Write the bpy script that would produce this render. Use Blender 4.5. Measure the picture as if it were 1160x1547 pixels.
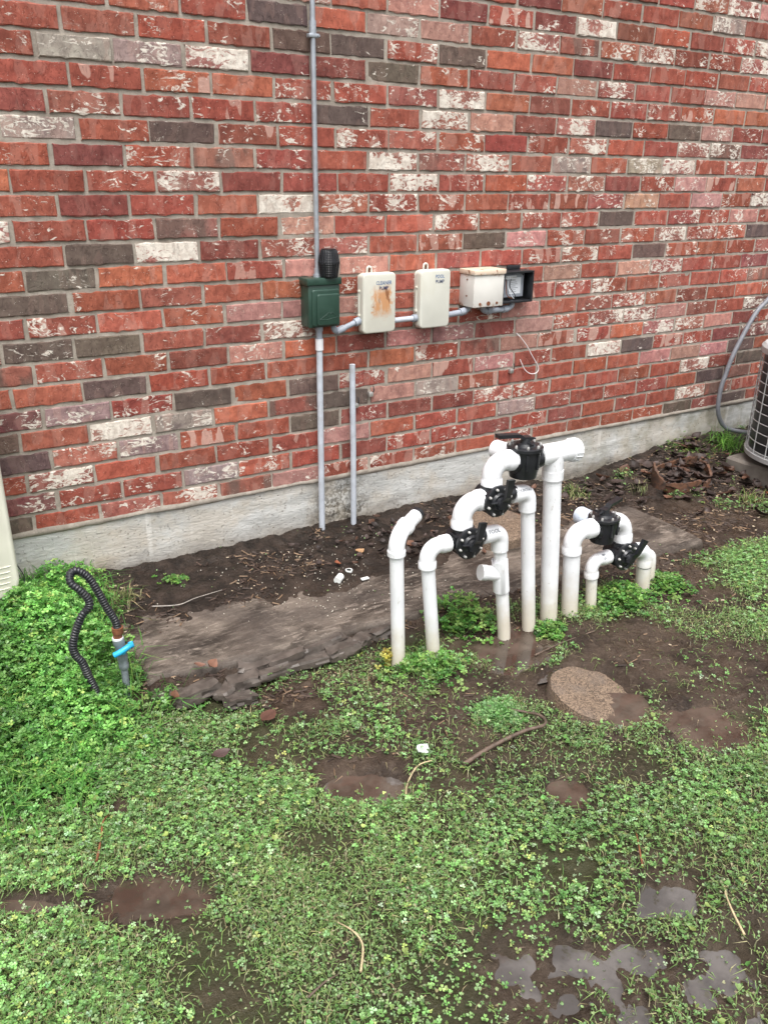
import bpy, bmesh, math, random
import numpy as np
from mathutils import Vector, Matrix

R = math.radians
rng = np.random.default_rng(7)
random.seed(7)
for o in list(bpy.data.objects):
    bpy.data.objects.remove(o)
scene = bpy.context.scene
COL = scene.collection

# ------------------------------------------------------------------ camera
CAM = Vector((0.0, -2.7772, 1.3881))
cd = bpy.data.cameras.new('camera')
cd.sensor_fit = 'HORIZONTAL'
cd.sensor_width = 36.0
cd.lens = 36.0 * 1260.0 / 1160.0
cd.clip_start = 0.05
cd.clip_end = 500
cam = bpy.data.objects.new('camera', cd)
COL.objects.link(cam)
cam.location = CAM
cam.rotation_mode = 'XYZ'
cam.matrix_world = Matrix.Translation(CAM) @ Matrix.Rotation(-0.5491, 4, 'Z') @ Matrix.Rotation(math.pi / 2 - 0.3879, 4, 'X') @ Matrix.Rotation(0.0132, 4, 'Z')
scene.camera = cam

# ------------------------------------------------------------------ overcast sky and sun
SUN_EL, SUN_AZ = R(66), R(205)        # azimuth clockwise from +Y: behind the camera
world = bpy.data.worlds.new('World')
scene.world = world
world.use_nodes = True
nt = world.node_tree
nt.nodes.clear()
sky = nt.nodes.new('ShaderNodeTexSky')
sky.sky_type = 'NISHITA'
sky.sun_disc = False
sky.sun_elevation = SUN_EL
sky.sun_rotation = SUN_AZ
sky.air_density = 1.0
sky.dust_density = 6.0
sky.ozone_density = 1.0
hs = nt.nodes.new('ShaderNodeHueSaturation')
hs.inputs['Saturation'].default_value = 0.2      # cloud cover: a white sky
bg = nt.nodes.new('ShaderNodeBackground')
bg.inputs['Strength'].default_value = 0.15
wo = nt.nodes.new('ShaderNodeOutputWorld')
nt.links.new(sky.outputs[0], hs.inputs['Color'])
nt.links.new(hs.outputs[0], bg.inputs['Color'])
nt.links.new(bg.outputs[0], wo.inputs['Surface'])
sl = bpy.data.lights.new('sun', 'SUN')
sl.energy = 1.3
sl.angle = R(35)
sl.color = (1.0, 0.98, 0.95)
sun = bpy.data.objects.new('sun', sl)
COL.objects.link(sun)
sdir = Vector((math.sin(SUN_AZ) * math.cos(SUN_EL), math.cos(SUN_AZ) * math.cos(SUN_EL), math.sin(SUN_EL)))
sun.rotation_euler = sdir.to_track_quat('Z', 'Y').to_euler()
vs = scene.view_settings
vs.view_transform = 'Standard'
vs.look = 'None'
vs.exposure = 0.9
vs.gamma = 1.0
vs.use_curve_mapping = False

# ------------------------------------------------------------------ helpers
def fbm(x, y, scale, octaves=4, seed=0, gain=0.5):
    x = np.asarray(x, float); y = np.asarray(y, float)
    out = np.zeros(np.broadcast(x, y).shape); amp = 1.0; tot = 0.0
    for o in range(octaves):
        xs = x * scale + 37.1 * (seed + o); ys = y * scale + 91.7 * (seed + o)
        xi = np.floor(xs).astype(np.int64); yi = np.floor(ys).astype(np.int64)
        fx = xs - xi; fy = ys - yi
        fx = fx * fx * (3 - 2 * fx); fy = fy * fy * (3 - 2 * fy)
        def hsh(a, b):
            n = (a * 374761393 + b * 668265263 + (seed + o) * 974711) & 0x7fffffff
            n = ((n ^ (n >> 13)) * 1274126177) & 0x7fffffff
            return ((n ^ (n >> 16)) & 0xffff) / 65535.0
        v = (hsh(xi, yi) * (1 - fx) + hsh(xi + 1, yi) * fx) * (1 - fy) + (hsh(xi, yi + 1) * (1 - fx) + hsh(xi + 1, yi + 1) * fx) * fy
        out += (v - 0.5) * amp; tot += amp; amp *= gain; scale *= 2.0
    return out / tot

def sstep(a, b, x):
    t = np.clip((x - a) / (b - a), 0, 1)
    return t * t * (3 - 2 * t)

def tag(o, label, cat, group=None):
    o['label'] = label; o['category'] = cat
    if group: o['group'] = group
    return o

def kind(o, k):
    o['kind'] = k
    return o

def thing(name, label, cat, loc=(0, 0, 0), group=None):
    o = bpy.data.objects.new(name, None)
    o.empty_display_size = 0.05
    COL.objects.link(o); o.location = loc
    return tag(o, label, cat, group)

def link(name, me, m, parent=None, smooth=None):
    o = bpy.data.objects.new(name, me)
    COL.objects.link(o)
    if m is not None:
        me.materials.clear(); me.materials.append(m)
    if smooth is not None:
        me.shade_smooth()
        if smooth < 179: me.set_sharp_from_angle(angle=R(smooth))
    if parent is not None:
        o.parent = parent
        o.matrix_parent_inverse = Matrix.Translation(-Vector(parent_loc(parent)))
    return o

def parent_loc(p):
    v = Vector(p.location)
    if p.parent is not None: v = Vector((0, 0, 0)) + Vector(p.parent.location) * 0 + v * 0
    return v

class MB:
    """collects shapes in world coordinates; build() links them as one mesh object"""
    def __init__(s): s.v = []; s.f = []
    def add(s, verts, faces):
        n = len(s.v); s.v += [tuple(p) for p in verts]; s.f += [tuple(i + n for i in f) for f in faces]
        return s
    def tube(s, pts, rad, seg=16, caps=True, squash=None):
        pts = [Vector(p) for p in pts]
        if not hasattr(rad, '__len__'): rad = [rad] * len(pts)
        n = len(pts); tang = []
        for i in range(n):
            a = pts[max(i - 1, 0)]; b = pts[min(i + 1, n - 1)]
            t = b - a
            if t.length < 1e-7: t = tang[-1] if tang else Vector((0, 0, 1))
            tang.append(t.normalized())
        t0 = tang[0]; up = Vector((0, 0, 1)) if abs(t0.z) < 0.9 else Vector((1, 0, 0))
        u = t0.cross(up).normalized(); verts = []
        for i in range(n):
            t = tang[i]; u = (u - t * u.dot(t))
            u = u.normalized() if u.length > 1e-6 else t.orthogonal().normalized()
            w = t.cross(u)
            for k in range(seg):
                a = 2 * math.pi * k / seg
                verts.append(pts[i] + (u * math.cos(a) + w * math.sin(a)) * rad[i])
        faces = [(i * seg + k, i * seg + (k + 1) % seg, (i + 1) * seg + (k + 1) % seg, (i + 1) * seg + k) for i in range(n - 1) for k in range(seg)]
        if caps:
            faces.append(tuple(range(seg - 1, -1, -1))); faces.append(tuple((n - 1) * seg + k for k in range(seg)))
        return s.add(verts, faces)
    def cyl(s, a, b, r, seg=16, r2=None):
        return s.tube([a, b], [r, r if r2 is None else r2], seg)
    def box(s, lo, hi):
        x0, y0, z0 = lo; x1, y1, z1 = hi
        return s.add([(x0, y0, z0), (x1, y0, z0), (x1, y1, z0), (x0, y1, z0), (x0, y0, z1), (x1, y0, z1), (x1, y1, z1), (x0, y1, z1)],
                     [(0, 3, 2, 1), (4, 5, 6, 7), (0, 1, 5, 4), (1, 2, 6, 5), (2, 3, 7, 6), (3, 0, 4, 7)])
    def bbox(s, lo, hi, bev=0.004, seg=2, axis=None, bev2=None):
        """box with bevelled edges; axis='y': only the edges along y get the large radius bev, the rest bev2"""
        bm = bmesh.new(); bmesh.ops.create_cube(bm, size=1.0)
        sx, sy, sz = (hi[i] - lo[i] for i in range(3))
        for v in bm.verts:
            v.co = Vector((lo[0] + (v.co.x + .5) * sx, lo[1] + (v.co.y + .5) * sy, lo[2] + (v.co.z + .5) * sz))
        if axis is not None:
            ax = 'xyz'.index(axis)
            ed = [e for e in bm.edges if abs((e.verts[0].co - e.verts[1].co)[ax]) > 1e-6]
            bmesh.ops.bevel(bm, geom=ed, offset=bev, segments=5, affect='EDGES', profile=.5)
            if bev2:
                f = min(bm.faces, key=lambda q: q.calc_center_median()[ax])
                bmesh.ops.bevel(bm, geom=list(f.edges), offset=bev2, segments=3, affect='EDGES', profile=.5)
        else:
            bmesh.ops.bevel(bm, geom=list(bm.edges), offset=bev, segments=seg, affect='EDGES', profile=.5)
        bm.verts.index_update()
        s.add([v.co.copy() for v in bm.verts], [[v.index for v in f.verts] for f in bm.faces]); bm.free()
        return s
    def xform(s, M, start=0):
        for i in range(start, len(s.v)): s.v[i] = tuple(M @ Vector(s.v[i]))
        return s
    def build(s, name, m, parent=None, smooth=30):
        me = bpy.data.meshes.new(name); me.from_pydata(s.v, [], s.f); me.update()
        return link(name, me, m, parent, smooth)

def catmull(pts, n=8):
    pts = [Vector(p) for p in pts]; out = []
    for i in range(len(pts) - 1):
        p0 = pts[max(i - 1, 0)]; p1 = pts[i]; p2 = pts[i + 1]; p3 = pts[min(i + 2, len(pts) - 1)]
        for k in range(n):
            t = k / n
            out.append(0.5 * ((2 * p1) + (p2 - p0) * t + (2 * p0 - 5 * p1 + 4 * p2 - p3) * t * t + (3 * p1 - p0 - 3 * p2 + p3) * t ** 3))
    out.append(pts[-1]); return out

def text_geo(body, size):
    cu = bpy.data.curves.new('lettering', 'FONT'); cu.body = body; cu.size = size; cu.align_x = 'CENTER'; cu.align_y = 'CENTER'
    cu.resolution_u = 2; cu.offset = size * 0.012
    ob = bpy.data.objects.new('lettering', cu); COL.objects.link(ob)
    bpy.context.view_layer.update()
    me = bpy.data.meshes.new_from_object(ob.evaluated_get(bpy.context.evaluated_depsgraph_get()))
    v = [tuple(p.co) for p in me.vertices]; f = [tuple(p.vertices) for p in me.polygons]
    bpy.data.objects.remove(ob); bpy.data.curves.remove(cu); bpy.data.meshes.remove(me)
    return v, f

def mesh_np(name, verts, loops, counts, mat_, parent=None, attrs=None, smooth=False):
    me = bpy.data.meshes.new(name)
    me.vertices.add(len(verts)); me.vertices.foreach_set('co', np.ascontiguousarray(verts, dtype=np.float32).ravel())
    me.loops.add(len(loops)); me.loops.foreach_set('vertex_index', np.ascontiguousarray(loops, dtype=np.int32))
    st = np.concatenate([[0], np.cumsum(counts)[:-1]]).astype(np.int32)
    me.polygons.add(len(counts)); me.polygons.foreach_set('loop_start', st)
    me.update(calc_edges=True)
    for nm, (typ, data) in (attrs or {}).items():
        a = me.attributes.new(nm, typ, 'POINT')
        a.data.foreach_set('color' if 'COLOR' in typ else 'vector' if 'VECTOR' in typ else 'value', np.ascontiguousarray(data, dtype=np.float32).ravel())
    if smooth: me.shade_smooth()
    else: me.shade_flat()
    return link(name, me, mat_, parent)

def grid_mesh(name, X, Y, Z, m, parent=None, attrs=None, smooth=True):
    ny, nx = X.shape
    idx = np.arange(nx * ny).reshape(ny, nx)
    q = np.stack([idx[:-1, :-1], idx[:-1, 1:], idx[1:, 1:], idx[1:, :-1]], -1).reshape(-1, 4)
    return mesh_np(name, np.stack([X, Y, Z], -1).reshape(-1, 3), q.ravel(), np.full(len(q), 4), m, parent, attrs, smooth)

# ------------------------------------------------------------------ materials
class NT:
    def __init__(s, name):
        s.m = bpy.data.materials.new(name); s.m.use_nodes = True
        s.t = s.m.node_tree; s.t.nodes.clear()
        s.out = s.t.nodes.new('ShaderNodeOutputMaterial')
        s.b = s.t.nodes.new('ShaderNodeBsdfPrincipled'); s.t.links.new(s.b.outputs[0], s.out.inputs[0])
    def n(s, typ, ins=None, **kw):
        nd = s.t.nodes.new('ShaderNode' + typ)
        for k, v in kw.items(): setattr(nd, k, v)
        for k, v in (ins or {}).items():
            if isinstance(v, bpy.types.NodeSocket): s.t.links.new(v, nd.inputs[k])
            else: nd.inputs[k].default_value = v
        return nd
    def pos(s): return s.n('NewGeometry').outputs['Position']
    def obj(s): return s.n('TexCoord').outputs['Object']
    def scale(s, vec, sc): return s.n('Mapping', {0: vec, 3: sc}).outputs[0]
    def noise(s, vec, sc, detail=5, rough=.55, dist=0): return s.n('TexNoise', {'Vector': vec, 'Scale': sc, 'Detail': detail, 'Roughness': rough, 'Distortion': dist}).outputs[0]
    def ramp(s, v, a, b, lo=0., hi=1.):
        return s.n('MapRange', {0: v, 1: a, 2: b, 3: lo, 4: hi}, interpolation_type='SMOOTHSTEP').outputs[0]
    def math(s, op, a, b=0.): return s.n('Math', {0: a, 1: b}, operation=op).outputs[0]
    def mix(s, f, a, b, mode='MIX'):
        nd = s.t.nodes.new('ShaderNodeMix'); nd.data_type = 'RGBA'; nd.blend_type = mode
        for i, v in ((0, f), (6, a), (7, b)):
            if isinstance(v, bpy.types.NodeSocket): s.t.links.new(v, nd.inputs[i])
            else: nd.inputs[i].default_value = v if i == 0 else (tuple(v) + (1,))[:4]
        return nd.outputs[2]
    def attr(s, nm): return s.n('Attribute', attribute_name=nm)
    def bump(s, h, strength=.5, dist=.003, prev=None):
        ins = {'Height': h, 'Strength': strength, 'Distance': dist}
        if prev is not None: ins['Normal'] = prev
        return s.n('Bump', ins).outputs[0]
    def set(s, **kw):
        for k, v in kw.items():
            k = {'color': 'Base Color', 'rough': 'Roughness', 'metal': 'Metallic', 'normal': 'Normal', 'spec': 'Specular IOR Level', 'coat': 'Coat Weight'}[k]
            if isinstance(v, bpy.types.NodeSocket): s.t.links.new(v, s.b.inputs[k])
            else: s.b.inputs[k].default_value = (tuple(v) + (1,))[:4] if k == 'Base Color' else v
        return s.m

def m_plain(name, col, rough=.5, var=.12, metal=0., sc=30, bump=.15, spec=.5, dirt=None, dirt_amt=.3):
    t = NT(name); p = t.obj()
    n1 = t.noise(p, sc, 6); c = t.mix(t.ramp(n1, .3, .7), [k * (1 - var) for k in col], [min(1, k * (1 + var)) for k in col])
    if dirt is not None:
        c = t.mix(t.math('MULTIPLY', t.ramp(t.noise(p, sc * .6, 8, .65, .8), .52, .72), dirt_amt), c, dirt)
    r = t.ramp(n1, .2, .8, rough * .8, min(1, rough * 1.2))
    return t.set(color=c, rough=r, metal=metal, spec=spec, normal=t.bump(t.noise(p, sc * 6, 4), bump, .001))

def m_brick():
    t = NT('tumbled brick'); uv = t.attr('uvw').outputs['Vector']; tint = t.attr('tint').outputs['Color']
    prm = t.n('SeparateXYZ', {0: t.attr('prm').outputs['Vector']}).outputs
    sx = t.n('SeparateXYZ', {0: uv}).outputs
    n1 = t.noise(uv, 28, 8, .68)
    c = t.mix(t.ramp(n1, .28, .74), t.mix(1., tint, (.66, .64, .66), 'MULTIPLY'), t.mix(1., tint, (1.22, 1.28, 1.3), 'MULTIPLY'))
    # darker burnt patches
    c = t.mix(t.math('MULTIPLY', t.ramp(t.noise(uv, 13, 4, .6, .7), .56, .7), .45), c, t.mix(1., tint, (.45, .42, .5), 'MULTIPLY'))
    # half-dark bricks
    xs = t.n('CombineXYZ', {0: sx[0], 1: t.math('MULTIPLY', sx[1], 3.), 2: t.math('MULTIPLY', sx[2], .35)}).outputs[0]
    nh = t.noise(xs, 9, 3, .5, .3)
    c = t.mix(t.math('MULTIPLY', t.ramp(nh, .45, .54), prm[2]), c, (.12, .088, .074))
    # pale vertical fire-stripes
    ns = t.noise(xs, 26, 2, .4, .15)
    c = t.mix(t.math('MULTIPLY', t.ramp(ns, .545, .575), prm[1]), c, (.47, .29, .24))
    # soft pale haze, then lime and mortar smears
    nl = t.noise(uv, 9, 3)
    nz = t.math('ADD', t.noise(t.scale(uv, (.5, 1., 1.2)), 20, 9, .7, .8), t.math('MULTIPLY', t.math('SUBTRACT', nl, .5), .7))
    hz = t.n('MapRange', {0: nz, 1: t.math('SUBTRACT', .74, t.math('MULTIPLY', prm[0], .38)), 2: t.math('SUBTRACT', 1.0, t.math('MULTIPLY', prm[0], .38)), 3: 0., 4: .75}, interpolation_type='SMOOTHSTEP').outputs[0]
    c = t.mix(hz, c, (.45, .33, .275))
    nw = t.noise(t.scale(uv, (.55, 1., 1.)), 46, 10, .68, 1.9)
    nw = t.math('ADD', nw, t.math('MULTIPLY', t.math('SUBTRACT', nl, .5), .62))
    th = t.math('SUBTRACT', .715, t.math('MULTIPLY', prm[0], .315))
    w = t.n('MapRange', {0: nw, 1: th, 2: t.math('ADD', th, .055), 3: 0., 4: .94}, interpolation_type='SMOOTHSTEP').outputs[0]
    wc = t.mix(t.ramp(t.noise(uv, 40, 7, .7), .3, .7), (.50, .43, .37), (.78, .73, .65))
    c = t.mix(w, c, wc)
    # tiny white specks
    sp = t.n('TexVoronoi', {'Vector': uv, 'Scale': 190.}).outputs['Distance']
    c = t.mix(t.math('MULTIPLY', t.ramp(sp, .16, .10), t.ramp(t.noise(uv, 40, 2), .52, .62)), c, (.68, .6, .52))
    cr = t.noise(t.scale(uv, (1., 1., .55)), 55, 6, .7, 2.2)
    h = t.math('ADD', t.math('MULTIPLY', t.ramp(cr, .36, .47), 1.1), t.math('MULTIPLY', t.noise(uv, 160, 5, .7), .6))
    h = t.math('ADD', h, t.math('MULTIPLY', w, .25))
    return t.set(color=c, rough=.88, spec=.2, normal=t.bump(h, .7, .0016))

def m_mortar():
    t = NT('grey tan mortar'); p = t.pos()
    n = t.noise(p, 18, 7, .65)
    c = t.mix(t.ramp(n, .3, .7), (.25, .215, .18), (.39, .345, .295))
    c = t.mix(t.math('MULTIPLY', t.ramp(t.noise(p, 160, 3), .55, .7), .5), c, (.2, .18, .155))
    return t.set(color=c, rough=.93, spec=.2, normal=t.bump(t.noise(p, 220, 5, .7), .7, .002))

def m_found():
    t = NT('poured concrete'); p = t.pos(); z = t.n('SeparateXYZ', {0: p}).outputs
    st = t.noise(t.scale(p, (1., 1., 5.)), 4.5, 7, .62, .4)
    c = t.mix(t.ramp(st, .3, .72), (.37, .37, .355), (.60, .60, .58))
    c = t.mix(t.math('MULTIPLY', t.ramp(t.noise(p, 6, 6, .6), .48, .68), .5), c, (.50, .43, .34))
    c = t.mix(t.math('MULTIPLY', t.ramp(t.noise(p, 55, 7, .72), .57, .67), .55), c, (.20, .18, .15))
    # soil splashed up from the ground, ragged upper limit
    zz = t.math('ADD', z[2], t.math('MULTIPLY', t.math('SUBTRACT', t.noise(p, 14, 6, .65), .5), .16))
    c = t.mix(t.math('MULTIPLY', t.ramp(t.noise(p, 3.5, 6, .62), .44, .62), .45), c, (.44, .37, .285))
    c = t.mix(t.ramp(zz, .15, .0, 0., .85), c, (.15, .115, .082))
    hc = t.attr('pit').outputs['Fac']
    vz = t.n('TexVoronoi', {'Vector': t.n('MixRGB', {0: .06, 1: p, 2: t.n('TexNoise', {'Vector': p, 'Scale': 30.}).outputs[1]}).outputs[0], 'Scale': 75.}).outputs['Distance']
    c = t.mix(t.math('MULTIPLY', t.math('MULTIPLY', hc, 1.6), t.ramp(vz, .42, .62)), c, (.085, .075, .06))
    c = t.mix(t.math('MULTIPLY', t.math('MULTIPLY', hc, t.ramp(t.noise(p, 25, 5), .4, .6)), .8), c, (.30, .27, .22))
    pk = t.n('TexVoronoi', {'Vector': t.scale(p, (.6, 1., 1.)), 'Scale': 52.}); pm = t.math('MULTIPLY', t.ramp(pk.outputs['Distance'], .17, .10), t.ramp(t.noise(p, 7, 3), .50, .60))
    c = t.mix(t.math('MULTIPLY', pm, .85), c, (.16, .145, .12))
    dr = t.math('MULTIPLY', t.ramp(t.noise(t.scale(p, (1., 1., .06)), 26, 4, .6), .60, .68), t.ramp(t.noise(p, 3, 2), .5, .6))
    c = t.mix(t.math('MULTIPLY', dr, .5), c, (.70, .68, .64))
    mo = t.math('MULTIPLY', t.ramp(z[0], 2.2, 3.6), t.ramp(t.noise(p, 9, 5, .6), .42, .62, 0., .55))
    c = t.mix(mo, c, (.20, .19, .125))
    h = t.math('ADD', t.noise(t.scale(p, (1., 1., 3.)), 40, 6, .65), t.math('MULTIPLY', t.ramp(t.noise(p, 110, 4), .62, .70, 1., 0.), .8))
    return t.set(color=c, rough=.9, spec=.25, normal=t.bump(h, .8, .004))

def m_ground():
    t = NT('wet mud'); p = t.pos()
    n = t.noise(p, 7, 8, .62, .4); n2 = t.noise(p, 45, 6, .65)
    c = t.mix(t.ramp(n, .32, .68), (.022, .0145, .0105), (.062, .043, .031))
    c = t.mix(t.math('MULTIPLY', t.ramp(n2, .5, .68), .5), c, (.10, .074, .056))
    soil = t.attr('soil').outputs['Fac']      # black leaf mould by the wall
    c = t.mix(t.math('MULTIPLY', soil, .85), c, t.mix(t.ramp(t.noise(p, 16, 7, .65, .5), .38, .68), (.010, .0075, .006), (.040, .028, .022)))
    veg = t.attr('veg').outputs['Fac']
    c = t.mix(t.math('MULTIPLY', veg, .75), c, t.mix(n2, (.016, .024, .007), (.05, .05, .022)))
    r = t.ramp(t.noise(p, 11, 5, .6), .38, .66, .24, .8)
    h = t.math('ADD', t.math('MULTIPLY', n2, .8), t.math('MULTIPLY', t.noise(p, 150, 4, .7), .5))
    return t.set(color=c, rough=r, spec=.2, normal=t.bump(h, .9, .009))

def m_slab():
    t = NT('mud smeared concrete'); p = t.pos(); z = t.n('SeparateXYZ', {0: p}).outputs
    n = t.noise(t.scale(p, (1., 1.6, 1.)), 5, 8, .62, .5)
    c = t.mix(t.ramp(n, .36, .62), (.027, .020, .0155), (.15, .122, .10))
    st = t.noise(t.scale(p, (.35, 1.5, 1.)), 46, 9, .72, .8)
    c = t.mix(t.math('MULTIPLY', t.ramp(st, .50, .66), .75), c, (.30, .25, .21))
    c = t.mix(t.math('MULTIPLY', t.ramp(t.noise(t.scale(p, (.5, 1.4, 1.)), 24, 8, .7, .6), .54, .66), .8), c, (.055, .042, .034))
    c = t.mix(t.math('MULTIPLY', t.ramp(t.noise(p, 3.2, 4), .48, .60), .6), c, (.060, .047, .040))
    c = t.mix(t.ramp(z[2], .026, .004), c, t.mix(t.noise(p, 22, 6, .7), (.02, .014, .011), (.085, .066, .052)))
    r = t.ramp(t.noise(p, 6, 4, .6), .4, .62, .28, .8)
    h = t.math('ADD', t.noise(p, 40, 7, .68), t.math('MULTIPLY', t.noise(p, 170, 4, .7), .4))
    return t.set(color=c, rough=r, spec=.3, normal=t.bump(h, .8, .008))

def m_water():
    t = NT('muddy water'); p = t.pos()
    c = t.mix(t.ramp(t.noise(p, 10, 4), .35, .65), (.042, .029, .022), (.088, .065, .051))
    return t.set(color=c, rough=.03, spec=.8, normal=t.bump(t.noise(p, 24, 3), .05, .004))

def m_sky_water():
    t = NT('sky grey water'); p = t.pos()
    c = t.mix(t.ramp(t.noise(p, 14, 5), .35, .65), (.052, .043, .038), (.108, .094, .086))  # greyer than the other puddles: the sky's reflection is put into the colour
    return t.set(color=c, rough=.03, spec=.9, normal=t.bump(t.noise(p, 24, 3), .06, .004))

def m_leaf(name, trans=.3, rough=.42):
    t = NT(name); c = t.attr('tint').outputs['Color']
    t.set(color=c, rough=rough, spec=.4)
    tr = t.n('BsdfTranslucent', {0: c}); mx = t.n('MixShader', {0: trans, 1: t.b.outputs[0], 2: tr.outputs[0]})
    t.t.links.new(mx.outputs[0], t.out.inputs[0])
    return t.m

def m_pvc():
    t = NT('white plastic pipe'); p = t.pos(); z = t.n('SeparateXYZ', {0: p}).outputs
    c = t.mix(t.ramp(t.noise(p, 12, 5), .35, .7), (.77, .78, .80), (.70, .71, .73))
    zz = t.math('ADD', z[2], t.math('MULTIPLY', t.math('SUBTRACT', t.noise(p, 22, 6, .65), .5), .16))
    c = t.mix(t.ramp(zz, .17, -.01, 0., .7), c, (.52, .45, .31))
    c = t.mix(t.math('MULTIPLY', t.ramp(t.noise(t.scale(p, (1, 1, .4)), 70, 6, .7), .60, .70), .5), c, (.36, .32, .26))
    return t.set(color=c, rough=.33, spec=.45, normal=t.bump(t.noise(p, 60, 3), .06, .001))

def m_rusty(name, col, stain_lo, stain_hi, amt=.82, vertical=True):
    """painted cover with a rust stain of its own, given by a world box"""
    t = NT(name); p = t.pos(); s = t.n('SeparateXYZ', {0: p}).outputs
    c = t.mix(t.ramp(t.noise(p, 8, 5), .35, .7), col, [k * .9 for k in col])
    def band(v, a, b, soft):
        return t.math('MULTIPLY', t.ramp(v, a - soft, a + soft), t.ramp(v, b + soft, b - soft))
    wb = t.math('MULTIPLY', t.math('SUBTRACT', t.noise(p, 55, 6, .65), .5), .07)
    m = t.math('MULTIPLY', band(t.math('ADD', s[0], wb), stain_lo[0], stain_hi[0], .010), band(t.math('ADD', s[2], wb), stain_lo[2], stain_hi[2], .022))
    nz = t.noise(t.scale(p, (1., 1., .35)), 42, 7, .65, .6)
    mm = t.math('MULTIPLY', m, t.ramp(nz, .22, .50))
    c = t.mix(t.math('MULTIPLY', mm, amt), c, (.55, .23, .065))
    c = t.mix(t.math('MULTIPLY', t.math('MULTIPLY', m, t.ramp(t.noise(t.scale(p, (1., 1., .3)), 30, 6, .6, .4), .50, .62)), amt), c, (.17, .055, .018))
    c = t.mix(t.math('MULTIPLY', t.ramp(t.noise(p, 70, 6, .7), .66, .74), .3), c, (.4, .33, .22))
    return t.set(color=c, rough=.45, normal=t.bump(t.noise(p, 90, 3), .05, .001))

def m_rust_edges():
    t = NT('chipped cream paint'); p = t.pos(); z = t.n('SeparateXYZ', {0: p}).outputs
    c = t.mix(t.ramp(t.noise(p, 9, 5), .35, .7), (.68, .66, .62), (.61, .59, .55))
    n = t.noise(p, 38, 7, .66, .5)
    zz = t.math('ADD', z[2], t.math('MULTIPLY', t.math('SUBTRACT', n, .5), .05))
    c = t.mix(t.ramp(zz, 1.012, 1.024, 0., .55), c, (.70, .46, .27))
    c = t.mix(t.math('MULTIPLY', t.ramp(z[2], 1.0, 1.02), t.ramp(n, .57, .66)), c, (.22, .08, .03))
    c = t.mix(t.math('MULTIPLY', t.ramp(z[2], .912, .897), t.ramp(n, .5, .64)), c, (.34, .15, .06))
    return t.set(color=c, rough=.5, normal=t.bump(n, .12, .001))

def m_pot():
    t = NT('rusty brown metal'); p = t.pos(); n = t.noise(p, 20, 8, .68, .6)
    c = t.mix(t.ramp(n, .35, .65), (.035, .019, .013), (.13, .058, .030))
    c = t.mix(t.ramp(t.noise(p, 60, 5), .58, .7, 0, .6), c, (.09, .08, .06))
    return t.set(color=c, rough=.7, normal=t.bump(n, .5, .004))

def m_aggregate():
    t = NT('exposed aggregate'); p = t.pos()
    v = t.n('TexVoronoi', {'Vector': p, 'Scale': 260.})
    c = t.mix(t.ramp(t.n('SeparateColor', {0: v.outputs['Color']}).outputs[0], .1, .9), (.075, .050, .034), (.22, .155, .105))
    c = t.mix(t.math('MULTIPLY', t.ramp(t.noise(p, 9, 6, .6), .45, .65), .6), c, (.13, .10, .08))
    return t.set(color=c, rough=.7, normal=t.bump(v.outputs['Distance'], .5, .004))

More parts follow.
